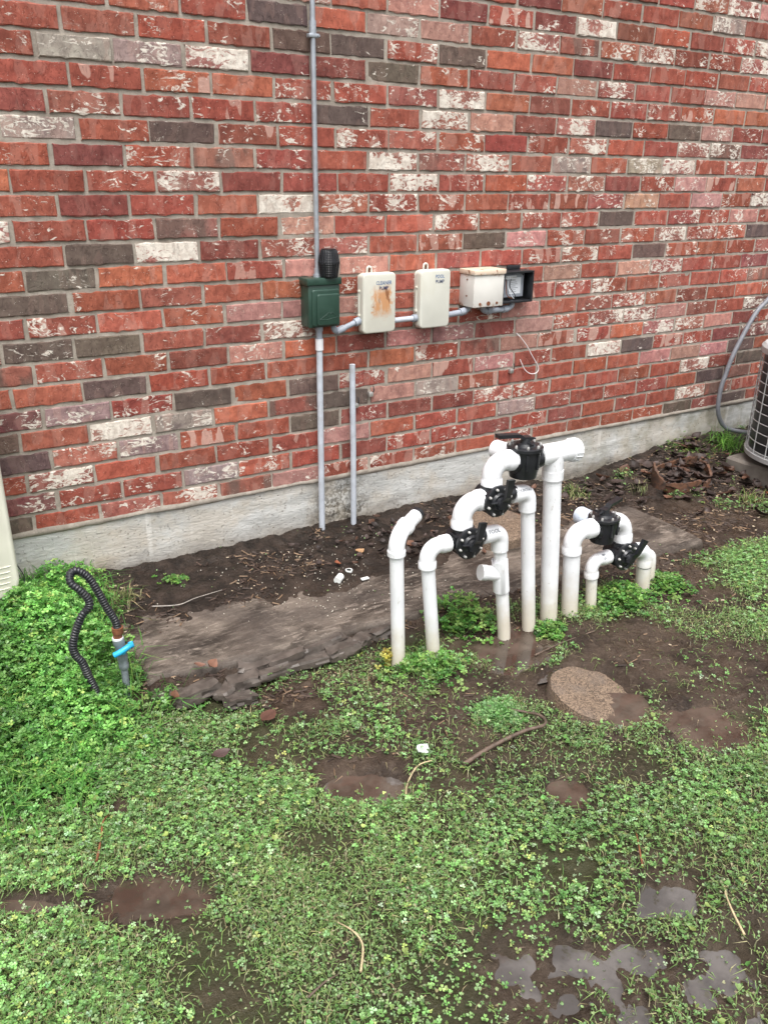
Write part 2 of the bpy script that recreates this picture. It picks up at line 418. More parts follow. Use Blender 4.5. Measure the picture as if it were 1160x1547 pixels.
MAT = dict(
    brick=m_brick(), mortar=m_mortar(), found=m_found(), ground=m_ground(), slab=m_slab(), water=m_water(), sky_water=m_sky_water(), pvc=m_pvc(),
    clover=m_leaf('clover leaf', .32, .40), grass=m_leaf('grass blade', .32, .42), litter=m_leaf('dead leaf', .08, .6),
    steel=m_plain('galvanised steel', (.40, .43, .47), .42, .1, .55, 40),
    greypvc=m_plain('grey plastic conduit', (.30, .33, .38), .5, .1, 0, 30, .1, .4, (.5, .48, .45), .35),
    palepvc=m_plain('sun bleached conduit', (.44, .47, .52), .55, .1, 0, 24, .1, .4, (.3, .28, .26), .4),
    green=m_plain('dark green paint', (.022, .054, .039), .36, .12, 0, 20, .06, .5, (.05, .09, .075), .35),
    black=m_plain('black plastic', (.014, .015, .018), .34, .2, 0, 40, .1, .5, (.06, .055, .05), .25),
    blackmatt=m_plain('black corrugated plastic', (.016, .017, .021), .42, .2, 0, 50, .1, .5, (.09, .08, .07), .3),
    cream=m_plain('cream plastic', (.60, .595, .53), .42, .04, 0, 9, .04, .4, (.5, .46, .34), .25),
    creamhouse=m_plain('aged cream shell', (.66, .64, .55), .5, .06, 0, 7, .08, .4, (.5, .42, .28), .4),
    rustbox=m_rusty('rust stained cream plastic', (.61, .595, .52), (1.606, 0, .893), (1.684, 0, .985)),
    whitebox=m_rust_edges(), ink=m_plain('dark blue ink', (.03, .05, .13), .6, .1), faded=m_plain('faded blue ink', (.10, .17, .32), .6, .15),
    greyink=m_plain('grey ink', (.16, .17, .19), .6, .1), bolt=m_plain('stainless bolt', (.62, .61, .59), .35, .1, .8, 30, .05),
    rust=m_plain('rust', (.17, .06, .025), .8, .35, 0, 60, .5), blue=m_plain('blue plastic', (.02, .34, .62), .4, .12, 0, 30, .05),
    tape=m_plain('grey tape', (.16, .185, .20), .5, .2, 0, 60, .3), panel=m_plain('grey timer panel', (.34, .37, .42), .45, .06),
    paper=m_plain('white label paper', (.74, .76, .80), .6, .04), acgrey=m_plain('light grey enamel', (.40, .40, .40), .4, .06, 0, 12, .05, .5, (.35, .33, .3), .3),
    concrete=m_plain('grey concrete', (.17, .15, .13), .85, .22, 0, 14, .5, .3, (.13, .11, .09), .6),
    wetstone=m_plain('wet grey concrete', (.085, .070, .060), .5, .35, 0, 24, .8, .5, (.06, .045, .035), .7),
    hose=m_plain('grey flexible conduit', (.17, .175, .195), .5, .1, 0, 40, .1), pot=m_pot(), agg=m_aggregate(),
    wood=m_plain('wet bark', (.10, .068, .05), .55, .4, 0, 40, .8, .5, (.25, .19, .14), .5), straw=m_plain('dry straw', (.40, .32, .19), .7, .25, 0, 40, .4),
    plainwhite=m_plain('white plastic scrap', (.72, .74, .72), .5, .08, 0, 30, .1, .4, (.4, .36, .3), .4), clear=m_plain('pale plastic tubing', (.66, .60, .60), .35, .05),
    bottle=m_plain('blue printed film', (.62, .70, .80), .25, .1, 0, 45, .1, .5, (.03, .16, .40), .95), dirtywire=m_plain('dull wire', (.30, .27, .24), .5, .2),
)

# ------------------------------------------------------------------ terrain
BASE = -0.02
MUD = [(1.54, -1.01, 0.2, 0.19, -0.52, 1), (1.81, -1.14, 0.32, 0.14, -0.52, 0.8), (2.23, -1.26, 0.13, 0.12, -0.53, 0.6), (0.84, -1.32, 0.16, 0.1, -0.53, .95), (1.17, -1.17, 0.18, 0.19, -0.53, 0.82), (0.91, -0.94, 0.21, 0.15, -0.53, 0.95), (1.11, -0.9, 0.12, 0.15, -0.52, 0.5), (1.59, -1.38, 0.14, 0.16, -0.52, 1), (1.76, -1.6, 0.15, 0.16, -0.53, .95), (1.25, -1.62, 0.06, 0.06, -0.53, 0.9), (0.26, -1.41, 0.14, 0.08, -0.53, .95), (0.06, -1.31, 0.09, 0.03, -0.53, 0.9), (0.29, -1.12, 0.03, 0.04, -0.54, 0.9), (0.92, -2.05, 0.18, 0.1, -0.53, 0.72), (1.1, -2.04, 0.12, 0.05, -0.54, 0.85), (1.17, -2.17, 0.09, 0.12, -0.53, 0.6), (1.19, -1.97, 0.08, 0.07, -0.53, 0.55), (1.45, -1.92, 0.11, 0.09, -0.53, 0.45), (1.2, -1.42, 0.14, 0.11, -0.53, 0.6), (1.17, -1.54, 0.12, 0.07, -0.53, 0.45), (1.62, -1.86, 0.06, 0.06, -0.53, 0.5), (0.68, -1.63, 0.08, 0.05, -0.53, 0.3), (0.56, -1.76, 0.05, 0.04, -0.54, 0.6), (0.67, -1.11, 0.07, 0.11, -0.53, 0.4), (0.93, -1.59, 0.24, 0.08, -0.53, 0.25), (2.35, -0.93, 0.22, 0.17, -0.52, 0.9), (2.15, -1.11, 0.18, 0.12, -0.52, 0.6), (0.33, -1.72, 0.07, 0.03, -0.53, 0.35), (1.95, -1.22, .30, .16, -.52, .93), (1.33, -1.12, .24, .15, -.52, .86), (1.05, -1.25, .16, .10, -.52, .75), (1.55, -1.22, .32, .12, -.52, .92), (2.35, -1.12, .24, .11, -.52, .8), (1.35, -2.2, .16, .2, -.52, .6), (.62, -1.30, .10, .06, -.5, .35), (1.02, -1.90, .16, .06, -.5, .45), (1.15, -1.48, .42, .18, -.5, .48), (.98, -2.06, .30, .13, -.5, .74), (1.32, -2.12, .2, .2, -.5, .62), (1.22, -1.93, .12, .09, -.5, .7), (1.05, -1.10, .20, .13, -.5, .72), (1.25, -1.30, .22, .10, -.5, .62), (.95, -1.22, .18, .08, -.5, .7), (2.27, -1.01, 0.36, 0.15, -0.52, 0.92), (2.1, -1.4, 0.25, 0.15, -0.52, 0.84), (1.76, -1.27, 0.25, 0.12, -0.52, 0.88), (1.97, -1.52, 0.2, 0.10, -0.52, 0.8), (1.54, -1.19, 0.12, 0.09, -0.52, 0.7), (1.34, -1.05, 0.1, 0.09, -0.52, 0.5), (2.5, -1.2, 0.14, 0.14, -0.52, 0.5)]
LUSH = [(0.24, -0.39, 0.26, 0.48, -0.53, 1), (0.27, -0.72, 0.20, 0.24, -0.53, 0.62), (0.10, -0.85, 0.14, 0.2, -0.53, 0.5), (0.50, -0.08, 0.10, 0.2, -0.52, 0.8)]
WATER = [(1.54, -1.02, 0.17, 0.14, -0.52), (0.84, -1.36, 0.1, 0.06, -0.53), (1.76, -1.62, 0.13, 0.13, -0.53), (0.26, -1.41, 0.13, 0.07, -0.53), (0.06, -1.31, 0.08, 0.02, -0.53), (1.62, -1.44, 0.12, 0.07, -0.53), (0.92, -2.05, 0.18, 0.1, -0.53), (1.1, -2.06, 0.1, 0.04, -0.54), (1.16, -2.18, 0.07, 0.1, -0.54), (1.19, -1.97, 0.07, 0.04, -0.53), (1.25, -1.62, 0.05, 0.04, -0.53)]

def ell(x, y, e, grow=1.0, soft=.35, wob=.5, seed=3):
    cx, cy, a, b, an = e[:5]
    dx = x - cx; dy = y - cy; c, s = math.cos(an), math.sin(an)
    u = (dx * c + dy * s) / (a * grow); v = (-dx * s + dy * c) / (b * grow)
    r = np.sqrt(u * u + v * v) + fbm(x, y, 9, 4, seed) * wob * 2
    return 1 - sstep(1 - soft, 1 + soft, r)

def slab_front(x):
    return -0.70 - 0.062 * (x - .48) + fbm(x, x * 0 + 2.2, 5, 4, 21) * .05 + fbm(x, x * 0, 26, 3, 22) * .022

def behind(x, y):
    """1 over the slab and the strip between it and the wall"""
    return sstep(-.03, .03, y - (-0.735 - 0.062 * (x - .48))) * sstep(.40, .56, x + fbm(x, y, 8, 3, 31) * .12)

def mudmask(x, y):
    m = np.zeros_like(x)
    for i, e in enumerate(MUD): m = np.maximum(m, ell(x, y, e, 1.0, .45, .55, 40 + i) * e[5])
    b = behind(x, y) * (1 - .9 * sstep(2.75, 3.3, x + y * .6))
    m = np.maximum(m, b)
    m = np.maximum(m, sstep(2.5, 2.9, x + .8 * (y + .7)) * sstep(-.75, -.55, y) * .93)
    return m

def lushmask(x, y):
    m = np.zeros_like(x)
    for i, e in enumerate(LUSH): m = np.maximum(m, ell(x, y, e, 1.05, .62, .7, 80 + i) * e[5])
    return m * (1 - behind(x, y))

def height(x, y):
    z = BASE + fbm(x, y, 1.6, 3, 1) * .012 + fbm(x, y, 7, 4, 2) * .010
    m = mudmask(x, y)
    z = z + fbm(x, y, 18, 4, 5, .6) * (.006 + .020 * m)
    z = z + sstep(-.62, -.05, y) * (.075 * sstep(.95, .45, x) + .105 * sstep(2.5, 3.6, x))     # banked up at both ends of the wall
    # mud lying over the back of the slab, thin and ragged at its front
    b = behind(x, y) * sstep(2.75, 2.45, x)
    over = .012 + .030 * sstep(-.62, -.26, y + fbm(x, y, 4, 4, 8) * .28 - .05 * sstep(1.2, .6, x)) + fbm(x, y, 20, 4, 9) * .012
    z = np.where(b > .02, z * (1 - b) + np.maximum(over, z * .6) * b, z)
    z = z + behind(x, y) * sstep(-.60, -.35, y) * (fbm(x, y, 34, 3, 13, .7) * .022 + np.maximum(fbm(x, y, 14, 2, 14), .12) * .05 - .006)
    z = z + sstep(-.10, -.01, y) * (.018 + .03 * fbm(x, y, 9, 4, 12))
    z = z - .030 * sstep(.50, .62, x) * sstep(1.55, 1.25, x) * sstep(.17, .04, np.abs(y + .80 + .062 * (x - .48)))      # washed out along the slab
    dp = np.hypot((x - 1.60), (y + 1.335)); z = np.where(dp < .16, np.minimum(z, -.040), z)
    for i, e in enumerate(WATER):
        z = z - ell(x, y, e, 1.0, .5, .5, 60 + i) * (.020 if i < 6 or i > 9 else .015)
    br = ell(x, y, (1.08, -2.08, .44, .29, -.53), 1.0, .4, .2, 77)      # trampled, pocked ground at the lower right
    z = z + br * (fbm(x, y, 13, 3, 78, .6) * .050 + .002)
    return z

def axis(lo, hi, step, far, n=26):
    core = np.arange(lo, hi + 1e-6, step)
    g = np.geomspace(step, far, n)
    return np.concatenate([(lo - np.cumsum(g))[::-1], core, hi + np.cumsum(g)])

gx = axis(-.5, 4.4, .010, 14); gy = axis(-2.75, .12, .010, 14)
GX, GY = np.meshgrid(gx, gy)
GZ = height(GX, GY)
GM = mudmask(GX, GY)
_hgt, _mud, _lush, _beh = height, mudmask, lushmask, behind
_rx = gx[(gx > -.62) & (gx < 4.52)]; _ry = gy[(gy > -2.87) & (gy < .24)]
_ix = np.searchsorted(gx, _rx[0]); _iy = np.searchsorted(gy, _ry[0])
_sl = (slice(_iy, _iy + len(_ry)), slice(_ix, _ix + len(_rx)))
_R = {'h': GZ[_sl], 'm': GM[_sl], 'l': _lush(GX[_sl], GY[_sl]), 'b': _beh(GX[_sl], GY[_sl])}
def look(k, x, y):
    x = np.asarray(x, float); y = np.asarray(y, float); a = _R[k]
    fx_ = np.interp(x, _rx, np.arange(len(_rx))); fy_ = np.interp(y, _ry, np.arange(len(_ry)))
    i = np.clip(fx_.astype(int), 0, len(_rx) - 2); j = np.clip(fy_.astype(int), 0, len(_ry) - 2); u = fx_ - i; v = fy_ - j
    return (a[j, i] * (1 - u) + a[j, i + 1] * u) * (1 - v) + (a[j + 1, i] * (1 - u) + a[j + 1, i + 1] * u) * v
height = lambda x, y: look('h', x, y)
mudmask = lambda x, y: look('m', x, y)
lushmask = lambda x, y: look('l', x, y)
behind = lambda x, y: look('b', x, y)
ground = grid_mesh('ground', GX, GY, GZ, MAT['ground'], attrs={'veg': ('FLOAT', np.clip(1 - GM * 1.3, 0, 1).ravel()), 'soil': ('FLOAT', (sstep(-.62, -.30, GY + fbm(GX, GY, 4, 4, 91) * .3) * sstep(.3, .6, GX)).ravel())})
kind(ground, 'structure')
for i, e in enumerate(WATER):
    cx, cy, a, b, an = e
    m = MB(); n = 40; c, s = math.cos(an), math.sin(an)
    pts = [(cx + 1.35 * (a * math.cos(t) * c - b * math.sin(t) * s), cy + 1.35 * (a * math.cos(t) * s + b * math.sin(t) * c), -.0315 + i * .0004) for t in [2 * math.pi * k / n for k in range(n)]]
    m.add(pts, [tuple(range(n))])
    kind(m.build('puddle_water', MAT['sky_water' if i in (6, 7, 8, 9) else 'water'], None, None), 'structure')
zg = lambda x, y: float(height(np.array([x]), np.array([y]))[0])

# ------------------------------------------------------------------ brick wall
CH, BL = 0.071, 0.21498
ZROW0 = 1.31586
ROWS = {-10: (.179, 13, 'RNNP'), -9: (.095, 10, 'BOMRRGR'), -8: (.181, 6, 'OPBSBWBRRMW'), -7: (.102, 2, 'MOMDOGPRWHMNBRW'), -6: (.181, 2, 'RRRDDMDOOBRMRRM'), -5: (.104, 2, 'GGWBBDMRMPNRMPP'), -4: (.187, 2, 'SSOMMNWOBRMMSOO'), -3: (.116, 2, 'NRSMDRNPBWDRDPB'), -2: (.194, 2, 'RDSRMHMRMNRRWKB'), -1: (.109, 2, 'BMHRRWHNOGOGWSN'), 0: (.201, 1, 'RRWBRRMSRNWBMPSO'), 1: (.112, 2, 'BROWNMSRSSNPRPMK'), 2: (.187, 1, 'RMHRPROMRMMDMMMP'), 3: (.113, 2, 'DWBNNOSDPMBMWMM'), 4: (.202, 1, 'DOOSPPORRSMRDMOS'), 5: (.114, 2, 'RNOORRRRRPRPNRM'), 6: (.186, 1, 'SORPPPRRRSMMRORM'), 7: (.108, 1, 'DDRBWRRRRPONMOBRO'), 8: (.192, 1, 'MMBPOBPPBPMNWPBRK'), 9: (.116, 1, 'ODRROROSHPSSOWNPB'), 10: (.199, 0, 'KGMDRDMPSPSRWDSMBK'), 11: (.12, 0, 'DRWGOHDPGSRRRRPPPD'), 12: (.206, 0, 'DNGSRDBBBNMRRRRWBD'), 13: (.123, 0, 'RNRRRSPRSRGRRRMRDH'), 14: (.206, 0, 'KMMGMRBSMBSBRRRWH'), 15: (.122, 0, 'DRNNHPSMMRBRRRRDBD')}
#        tint                wash  stripe half
CODE = {'R': ((.262, .073, .049), .27, .18, 0), 'O': ((.325, .098, .061), .25, .28, 0), 'B': ((.19, .058, .046), .28, .15, 0),
        'D': ((.115, .080, .067), .16, .1, .3), 'G': ((.28, .205, .18), .52, .3, 0), 'W': ((.28, .11, .085), .84, .1, 0),
        'M': ((.262, .072, .050), .48, .35, 0), 'N': ((.275, .090, .068), .64, .2, 0), 'P': ((.37, .18, .15), .36, .25, 0),
        'S': ((.265, .072, .050), .36, 1., 0), 'H': ((.25, .085, .065), .28, .25, .8), 'K': ((.16, .068, .056), .52, .2, .5)}
JX, JZ = .0120, .0120
NXB, NZB = 12, 4
def brick_mesh(x0, x1, z0, z1, r):
    """front face grid, rounded ragged rim, sides"""
    u = np.linspace(0, 1, NXB); u[1] = .010; u[-2] = .990
    w = np.linspace(0, 1, NZB); w[1] = .045; w[-2] = .955
    U, Wg = np.meshgrid(u, w)
    X = x0 + U * (x1 - x0); Z = z0 + Wg * (z1 - z0)
    rim = (U == 0) | (U == 1) | (Wg == 0) | (Wg == 1)
    Y = np.where(rim, .0016, 0.) + r.normal(0, .0004, U.shape)
    X = X + r.normal(0, .0015, U.shape) * rim; Z = Z + r.normal(0, .0016, U.shape) * rim
    Y = Y + r.normal(0, .0011) + (U - .5) * r.normal(0, .0016) + (Wg - .5) * r.normal(0, .001)
    front = np.stack([X, Y, Z], -1).reshape(-1, 3)
    idx = np.arange(NXB * NZB).reshape(NZB, NXB)
    per = np.concatenate([idx[0, :], idx[1:, -1], idx[-1, -2::-1], idx[-2:0:-1, 0]])
    back = front[per].copy(); back[:, 1] = .055
    v = np.concatenate([front, back]); nb = NXB * NZB; n = len(per)
    q = np.stack([idx[:-1, :-1], idx[:-1, 1:], idx[1:, 1:], idx[1:, :-1]], -1).reshape(-1, 4)
    k = np.arange(n); k2 = (k + 1) % n
    s = np.stack([per[k2], per[k], nb + k, nb + k2], -1)
    return v, np.concatenate([q, s])
def brick_attrs(v, code, r):
    tint, wash, st, hf = CODE[code]
    t = np.array(tint) * r.uniform(.95, 1.3) * (1 + r.normal(0, .05, 3))
    loc = v - v.mean(0); seed = r.uniform(-60, 60, 3)
    n = len(v)
    return (np.tile(np.append(t, 1), (n, 1)), loc + seed, np.tile([np.clip(wash * r.uniform(.8, 1.2), 0, 1), st * r.uniform(.5, 1), hf * r.uniform(.6, 1)], (n, 1)))
camM = cam.matrix_world.inverted()
def pix(pt):
    p = camM @ Vector(pt)
    if p.z > -.05: return None
    return (580 + 1260 * p.x / -p.z, 773.5 - 1260 * p.y / -p.z, -p.z)

wall = thing('brick_wall', 'tall red house wall of tumbled white-smeared bricks in running bond', 'wall', (2.2, .03, .25))
bricks = []
XL, XR = -1.3, 5.6
POOLC = 'RRRRRROOBBDGWMMNNPPSSHK'
for c in range(-24, 16):
    off, k0, codes = ROWS.get(c, (.1 + .09 * (c % 2), 0, ''))
    zc0 = ZROW0 - c * CH; r = np.random.default_rng(1000 + c)
    zj = r.normal(0, .0008)
    for k in range(-7, 27):
        x0 = off + k * BL; x1 = x0 + BL
        if x1 < XL or x0 > XR: continue
        i = k - k0
        code = codes[i] if 0 <= i < len(codes) and codes[i] != '.' else POOLC[r.integers(len(POOLC))]
        dx = r.normal(0, .0015)
        v, q = brick_mesh(x0 + JX / 2 + dx, x1 - JX / 2 + dx, zc0 + JZ / 2 + zj, zc0 + CH - JZ / 2 + zj, r)
        p = pix(((x0 + x1) / 2, 0, zc0 + CH / 2))
        vis = p is not None and -45 < p[0] < 1195 and -18 < p[1] < 860
        bricks.append((p[2] if vis else 99 + abs(x0 - 2), v, q, brick_attrs(v, code, r)))
bricks.sort(key=lambda b: b[0])
for d, v, q, (tc, uv, pr_) in bricks[:300]:
    mesh_np('brick', v, q.ravel(), np.full(len(q), 4), MAT['brick'], wall, {'tint': ('FLOAT_COLOR', tc), 'uvw': ('FLOAT_VECTOR', uv), 'prm': ('FLOAT_VECTOR', pr_)}, False)
rest = bricks[300:]; offs = 0; qq = []
for b in rest: qq.append(b[2] + offs); offs += len(b[1])
qq = np.concatenate(qq)
o = mesh_np('far_bricks', np.concatenate([b[1] for b in rest]), qq.ravel(), np.full(len(qq), 4), MAT['brick'], wall,
            {'tint': ('FLOAT_COLOR', np.concatenate([b[3][0] for b in rest])), 'uvw': ('FLOAT_VECTOR', np.concatenate([b[3][1] for b in rest])), 'prm': ('FLOAT_VECTOR', np.concatenate([b[3][2] for b in rest]))}, False)
kind(o, 'stuff')
# mortar: one recessed, uneven bed; below the lowest course it is squeezed out over the footing with a ragged edge
mx = np.arange(XL, XR, .016); mz = np.concatenate([[.2508 - .008, .2508 - .002, .2508 + .004, .2508 + .010], np.arange(.272, 3.03, .016)])
MX, MZ = np.meshgrid(mx, mz)
MY = .0042 + fbm(MX, MZ, 30, 4, 15) * .003
lowrow = MZ < .262
MY = np.where(lowrow, -.0035 + fbm(MX, MZ, 40, 3, 16) * .005, MY)
rag = fbm(mx, mx * 0, 5, 5, 17, .6)
MZ[0] = .2508 - .006 + rag * .030
MZ[1] = np.maximum(MZ[1], MZ[0] + .002)
MY[0] = .004
grid_mesh('mortar', MX, MY, MZ, MAT['mortar'], wall)

# ------------------------------------------------------------------ footing
fx = np.arange(XL, XR, .012); fz = np.linspace(-.15, .2512, 36)
FX, FZ = np.meshgrid(fx, fz)
pit = np.exp(-((FX - 1.50) / .11) ** 2) * np.clip(1.25 - np.abs(FZ - .11) / .13, 0, 1) + .55 * sstep(.045, .015, FZ + fbm(FX, FZ, 9, 3, 18) * .08)
pit = np.clip(pit * (.75 + 1.5 * fbm(FX, FZ, 12, 3, 19)), 0, 1)
FY = .0045 + fbm(FX, FZ, 3, 3, 23) * .006 + fbm(FX, FZ, 60, 3, 24) * .0022 + pit * (fbm(FX, FZ, 34, 3, 25, .6) * .05 + .010)
found = grid_mesh('concrete_footing', FX, FY, FZ, MAT['found'], attrs={'pit': ('FLOAT', pit.ravel())})
tag(found, 'pale grey poured concrete footing along the bottom of the brick wall', 'footing')
found['kind'] = 'structure'

# ------------------------------------------------------------------ muddy slab in front of the footing
sxs = np.arange(.44, 2.72, .012)
prof = [(0, -.085), (.0, -.03), (.004, .0), (.012, .016), (.05, .021), (.12, .024), (.22, .026), (.32, .027), (.42, .027)]
SX = np.repeat(sxs[None, :], len(prof), 0)
fr = slab_front(sxs)
SY = np.stack([fr + a for a, z in prof]); SZ = np.stack([sxs * 0 + z for a, z in prof])
SY = SY + fbm(SX, SZ * 20, 30, 3, 26) * .012 * (np.array([1, 1, 1, .8, .3, 0, 0, 0, 0])[:, None]); SZ = SZ + fbm(SX, SY, 6, 4, 27) * .008 + fbm(SX, SY, 30, 3, 28) * .003
endl = sstep(.44, .50, SX + fbm(SY, SX, 12, 3, 29) * .06); SZ = SZ * endl - .08 * (1 - endl)
slab = grid_mesh('concrete_slab', SX, SY, SZ, MAT['slab'])
tag(slab, 'thin mud covered concrete slab with a crumbling front edge along the house wall', 'slab')

def chunk(x, y, z, sx, sy, sz, rz, label, m='wetstone', seed=0):
    r = np.random.default_rng(seed + 500)
    bm = bmesh.new(); bmesh.ops.create_cube(bm, size=1.0)
    bmesh.ops.subdivide_edges(bm, edges=list(bm.edges), cuts=3, use_grid_fill=True)
    for v in bm.verts:
        k_ = 1.08 - .22 * max(0, abs(v.co.x) + abs(v.co.y) + abs(v.co.z) - .95)
        v.co = Vector((v.co.x * sx * 1.25 * k_ * (1 + r.normal(0, .07)), v.co.y * sy * k_ * (1 + r.normal(0, .10)), v.co.z * sz * .85 * (1 + r.normal(0, .12))))
    M = Matrix.Translation((x, y, z - .012)) @ Matrix.Rotation(rz, 4, 'Z') @ Matrix.Rotation(r.normal(0, .15), 4, 'X') @ Matrix.Rotation(r.normal(0, .1), 4, 'Y')
    bm.transform(M); me = bpy.data.meshes.new('concrete_chunk'); bm.to_mesh(me); bm.free()
    return tag(link('concrete_chunk', me, MAT[m], None, 18), label, 'chunk', 'broken pieces along the slab edge')
CH_ = [(1.075, -.775, .0, .085, .055, .042, .1, 'dark concrete block piece just off the slab edge'), (1.17, -.752, .0, .07, .05, .04, .5, 'rounded wet concrete lump near the leftmost white pipe'),
       (.975, -.772, -.006, .15, .045, .03, -.12, 'long thin broken sliver of concrete leaning along the slab edge'), (.84, -.772, -.008, .10, .05, .03, .2, 'flat concrete flake below the middle of the slab edge'),
       (.745, -.772, -.004, .07, .06, .035, -.3, 'small wet concrete piece right of the orange leaf'), (.69, -.785, -.012, .06, .045, .03, .7, 'small dark concrete piece under the orange leaf'),
       (.60, -.765, -.004, .11, .06, .045, .3, 'larger broken concrete piece at the left of the slab edge'), (.535, -.74, -.01, .07, .05, .04, -.4, 'concrete lump at the grassy left corner of the slab'),
       (.71, -.835, -.02, .07, .05, .03, .1, 'half buried round stone below the slab pieces'),
       (1.01, -.735, .012, .13, .04, .03, .05, 'thin concrete plate split from the slab edge near the pipes'), (.90, -.735, .008, .09, .05, .034, -.1, 'squarish broken plate in the middle of the slab edge'), (.80, -.728, .006, .08, .045, .03, .15, 'narrow broken plate right of the orange leaf'), (1.235, -.74, .004, .07, .06, .04, .2, 'dark broken corner of concrete at the foot of the capped pipe')]
for i, a in enumerate(CH_): chunk(*a[:7], a[7], seed=i)

# ------------------------------------------------------------------ wall conduit and boxes (wall face at y=0, out of the wall is -y)
def tube_part(name, pts, rad, m, parent, seg=16, smooth=40): return MB().tube(pts, rad, seg).build(name, MAT[m], parent, smooth)

t = thing('metal_conduit', 'slim galvanised conduit running up the brick wall above the green box', 'conduit', (1.393, -.02, 1.06))
tube_part('pipe', [(1.3935, -.022, 1.056), (1.3925, -.022, 1.81), (1.392, -.022, 2.9)], .0087, 'steel', t)
tube_part('connector', [(1.3935, -.022, 1.036), (1.3935, -.022, 1.046), (1.3935, -.022, 1.046), (1.3935, -.022, 1.066)], [.0155, .0155, .0115, .0115], 'steel', t)
tube_part('coupling', [(1.3925, -.022, 1.79), (1.3925, -.022, 1.835)], .0118, 'steel', t)
m = MB(); m.bbox((1.374, -.0335, 1.786), (1.411, -.012, 1.798), .002); m.cyl((1.408, -.036, 1.792), (1.408, -.030, 1.792), .004, 8); m.build('strap', MAT['steel'], t)

g = thing('green_electrical_box', 'dark green metal electrical box with embossed front on the brick wall', 'electrical box', (1.40, -.03, .862))
MB().bbox((1.337, -.052, .866), (1.463, .004, 1.030), .003).build('body', MAT['green'], g)
MB().bbox((1.331, -.067, 1.012), (1.469, .002, 1.0365), .003).build('lid', MAT['green'], g)
cov = MB().bbox((1.337, -.061, .864), (1.463, -.0525, 1.0115), .003).build('cover', MAT['green'], g)
MB().bbox((1.349, -.0685, .868), (1.459, -.0612, .998), .010, axis='y', bev2=.005).build('raised_panel', MAT['green'], cov, 35)
MB().bbox((1.3655, -.0745, .871), (1.456, -.0687, .982), .010, axis='y', bev2=.004).build('raised_panel', MAT['green'], cov, 35)
m = MB()      # embossed mountain emblem
for a, b in (((1.375, .894), (1.398, .908)), ((1.398, .908), (1.410, .918)), ((1.410, .918), (1.416, .911)), ((1.416, .911), (1.423, .918)), ((1.423, .918), (1.447, .899)), ((1.375, .894), (1.40, .891)), ((1.40, .891), (1.447, .899)), ((1.398, .908), (1.414, .898))):
    m.tube([(a[0], -.0748, a[1]), (b[0], -.0748, b[1])], .0011, 6)
m.build('emblem', MAT['green'], cov)

b = thing('black_vented_canister', 'black barrel shaped slotted plastic canister on top of the green box', 'canister', (1.425, -.05, 1.037))
prf = [(1.0368, .0285), (1.040, .0305), (1.055, .0330), (1.070, .0350), (1.082, .0365), (1.085, .0375), (1.089, .0375), (1.092, .0365), (1.105, .0345), (1.118, .0315), (1.1275, .0290), (1.130, .0275)]
MB().tube([(1.425, -.052, z) for z, r_ in prf], [r_ * .93 for z, r_ in prf], 28).build('body', MAT['black'], b, 40)
m = MB()
for k in range(26):
    a = 2 * math.pi * k / 26
    m.tube([(1.425 + r_ * .97 * math.cos(a), -.052 + r_ * .97 * math.sin(a), z) for z, r_ in prf], .0021, 5)
m.build('vertical_ribs', MAT['black'], b)
m = MB()
for j in range(11):
    z = 1.044 + j * .008; r_ = np.interp(z, [p[0] for p in prf], [p[1] for p in prf])
    m.tube([(1.425 + r_ * .96 * math.cos(a), -.052 + r_ * .96 * math.sin(a), z) for a in np.linspace(0, 2 * math.pi, 29)], .0011, 5, False)
m.build('ring_ribs', MAT['black'], b)
MB().tube([(1.425, -.052, 1.129), (1.425, -.052, 1.134), (1.425, -.052, 1.1345)], [.0265, .0265, .024], 20).build('top_cap', MAT['black'], b)

def flat_text(body, size, cx, y, cz, m, parent, squash=.9, slant=0.):
    v, f = text_geo(body, size); mb = MB()
    mb.add([(cx + p[0] * squash + slant * p[1], y, cz + p[1]) for p in v], f)
    return mb.build('lettering', MAT[m], parent, None)

def timer_box(name, label, x0, x1, z0, z1, mat_, words, txt):
    t = thing(name, label, 'timer box', ((x0 + x1) / 2, -.03, z0))
    MB().bbox((x0 + .008, -.030, z0 + .014), (x1 - .004, .004, z1 - .004), .022, axis='y').build('back_case', MAT['cream'], t, 35)
    cv = MB().bbox((x0, -.058, z0), (x1, -.0235, z1), .017, axis='y', bev2=.006).build('cover', MAT[mat_], t, 35)
    for i, (w, dz) in enumerate(words):
        flat_text(w, .0185, txt[0], -.0588, txt[1] - i * .019, 'faded' if i == 0 else 'ink', cv, .86, .06)
    m = MB(); xe = (x0 + x1) / 2 - .016
    m.tube([(xe - .009, -.006, z1 - .01), (xe - .009, -.006, z1 + .008)] + [(xe - .009 * math.cos(a), -.006, z1 + .010 + .009 * math.sin(a)) for a in np.linspace(0, math.pi, 8)] + [(xe + .009, -.006, z1 + .008), (xe + .009, -.006, z1 - .01)], .0042, 8)
    m.build('hanging_ear', MAT['cream'], t)
    MB().cyl((xe, -.012, z1 + .009), (xe, .004, z1 + .009), .0035, 10).build('screw', MAT['rust'], t)
    lt = MB().tube([(x0 - .002, -.030, z0 + .070), (x0 - .002, -.030, z0 + .152)], .0030, 8).build('latch_rod', MAT['cream'], t)
    for zz in (.067, .155):
        MB().bbox((x0 - .006, -.036, z0 + zz - .004), (x0 + .005, -.024, z0 + zz + .004), .001).build('latch_clip', MAT['creamhouse'], lt)
    return t
timer_box('timer_box', 'cream plastic timer box marked CLEANER PUMP with large rust stain', 1.562, 1.704, .823, 1.042, 'rustbox', [('CLEANER', 0), ('PUMP', 0)], (1.650, 1.006))
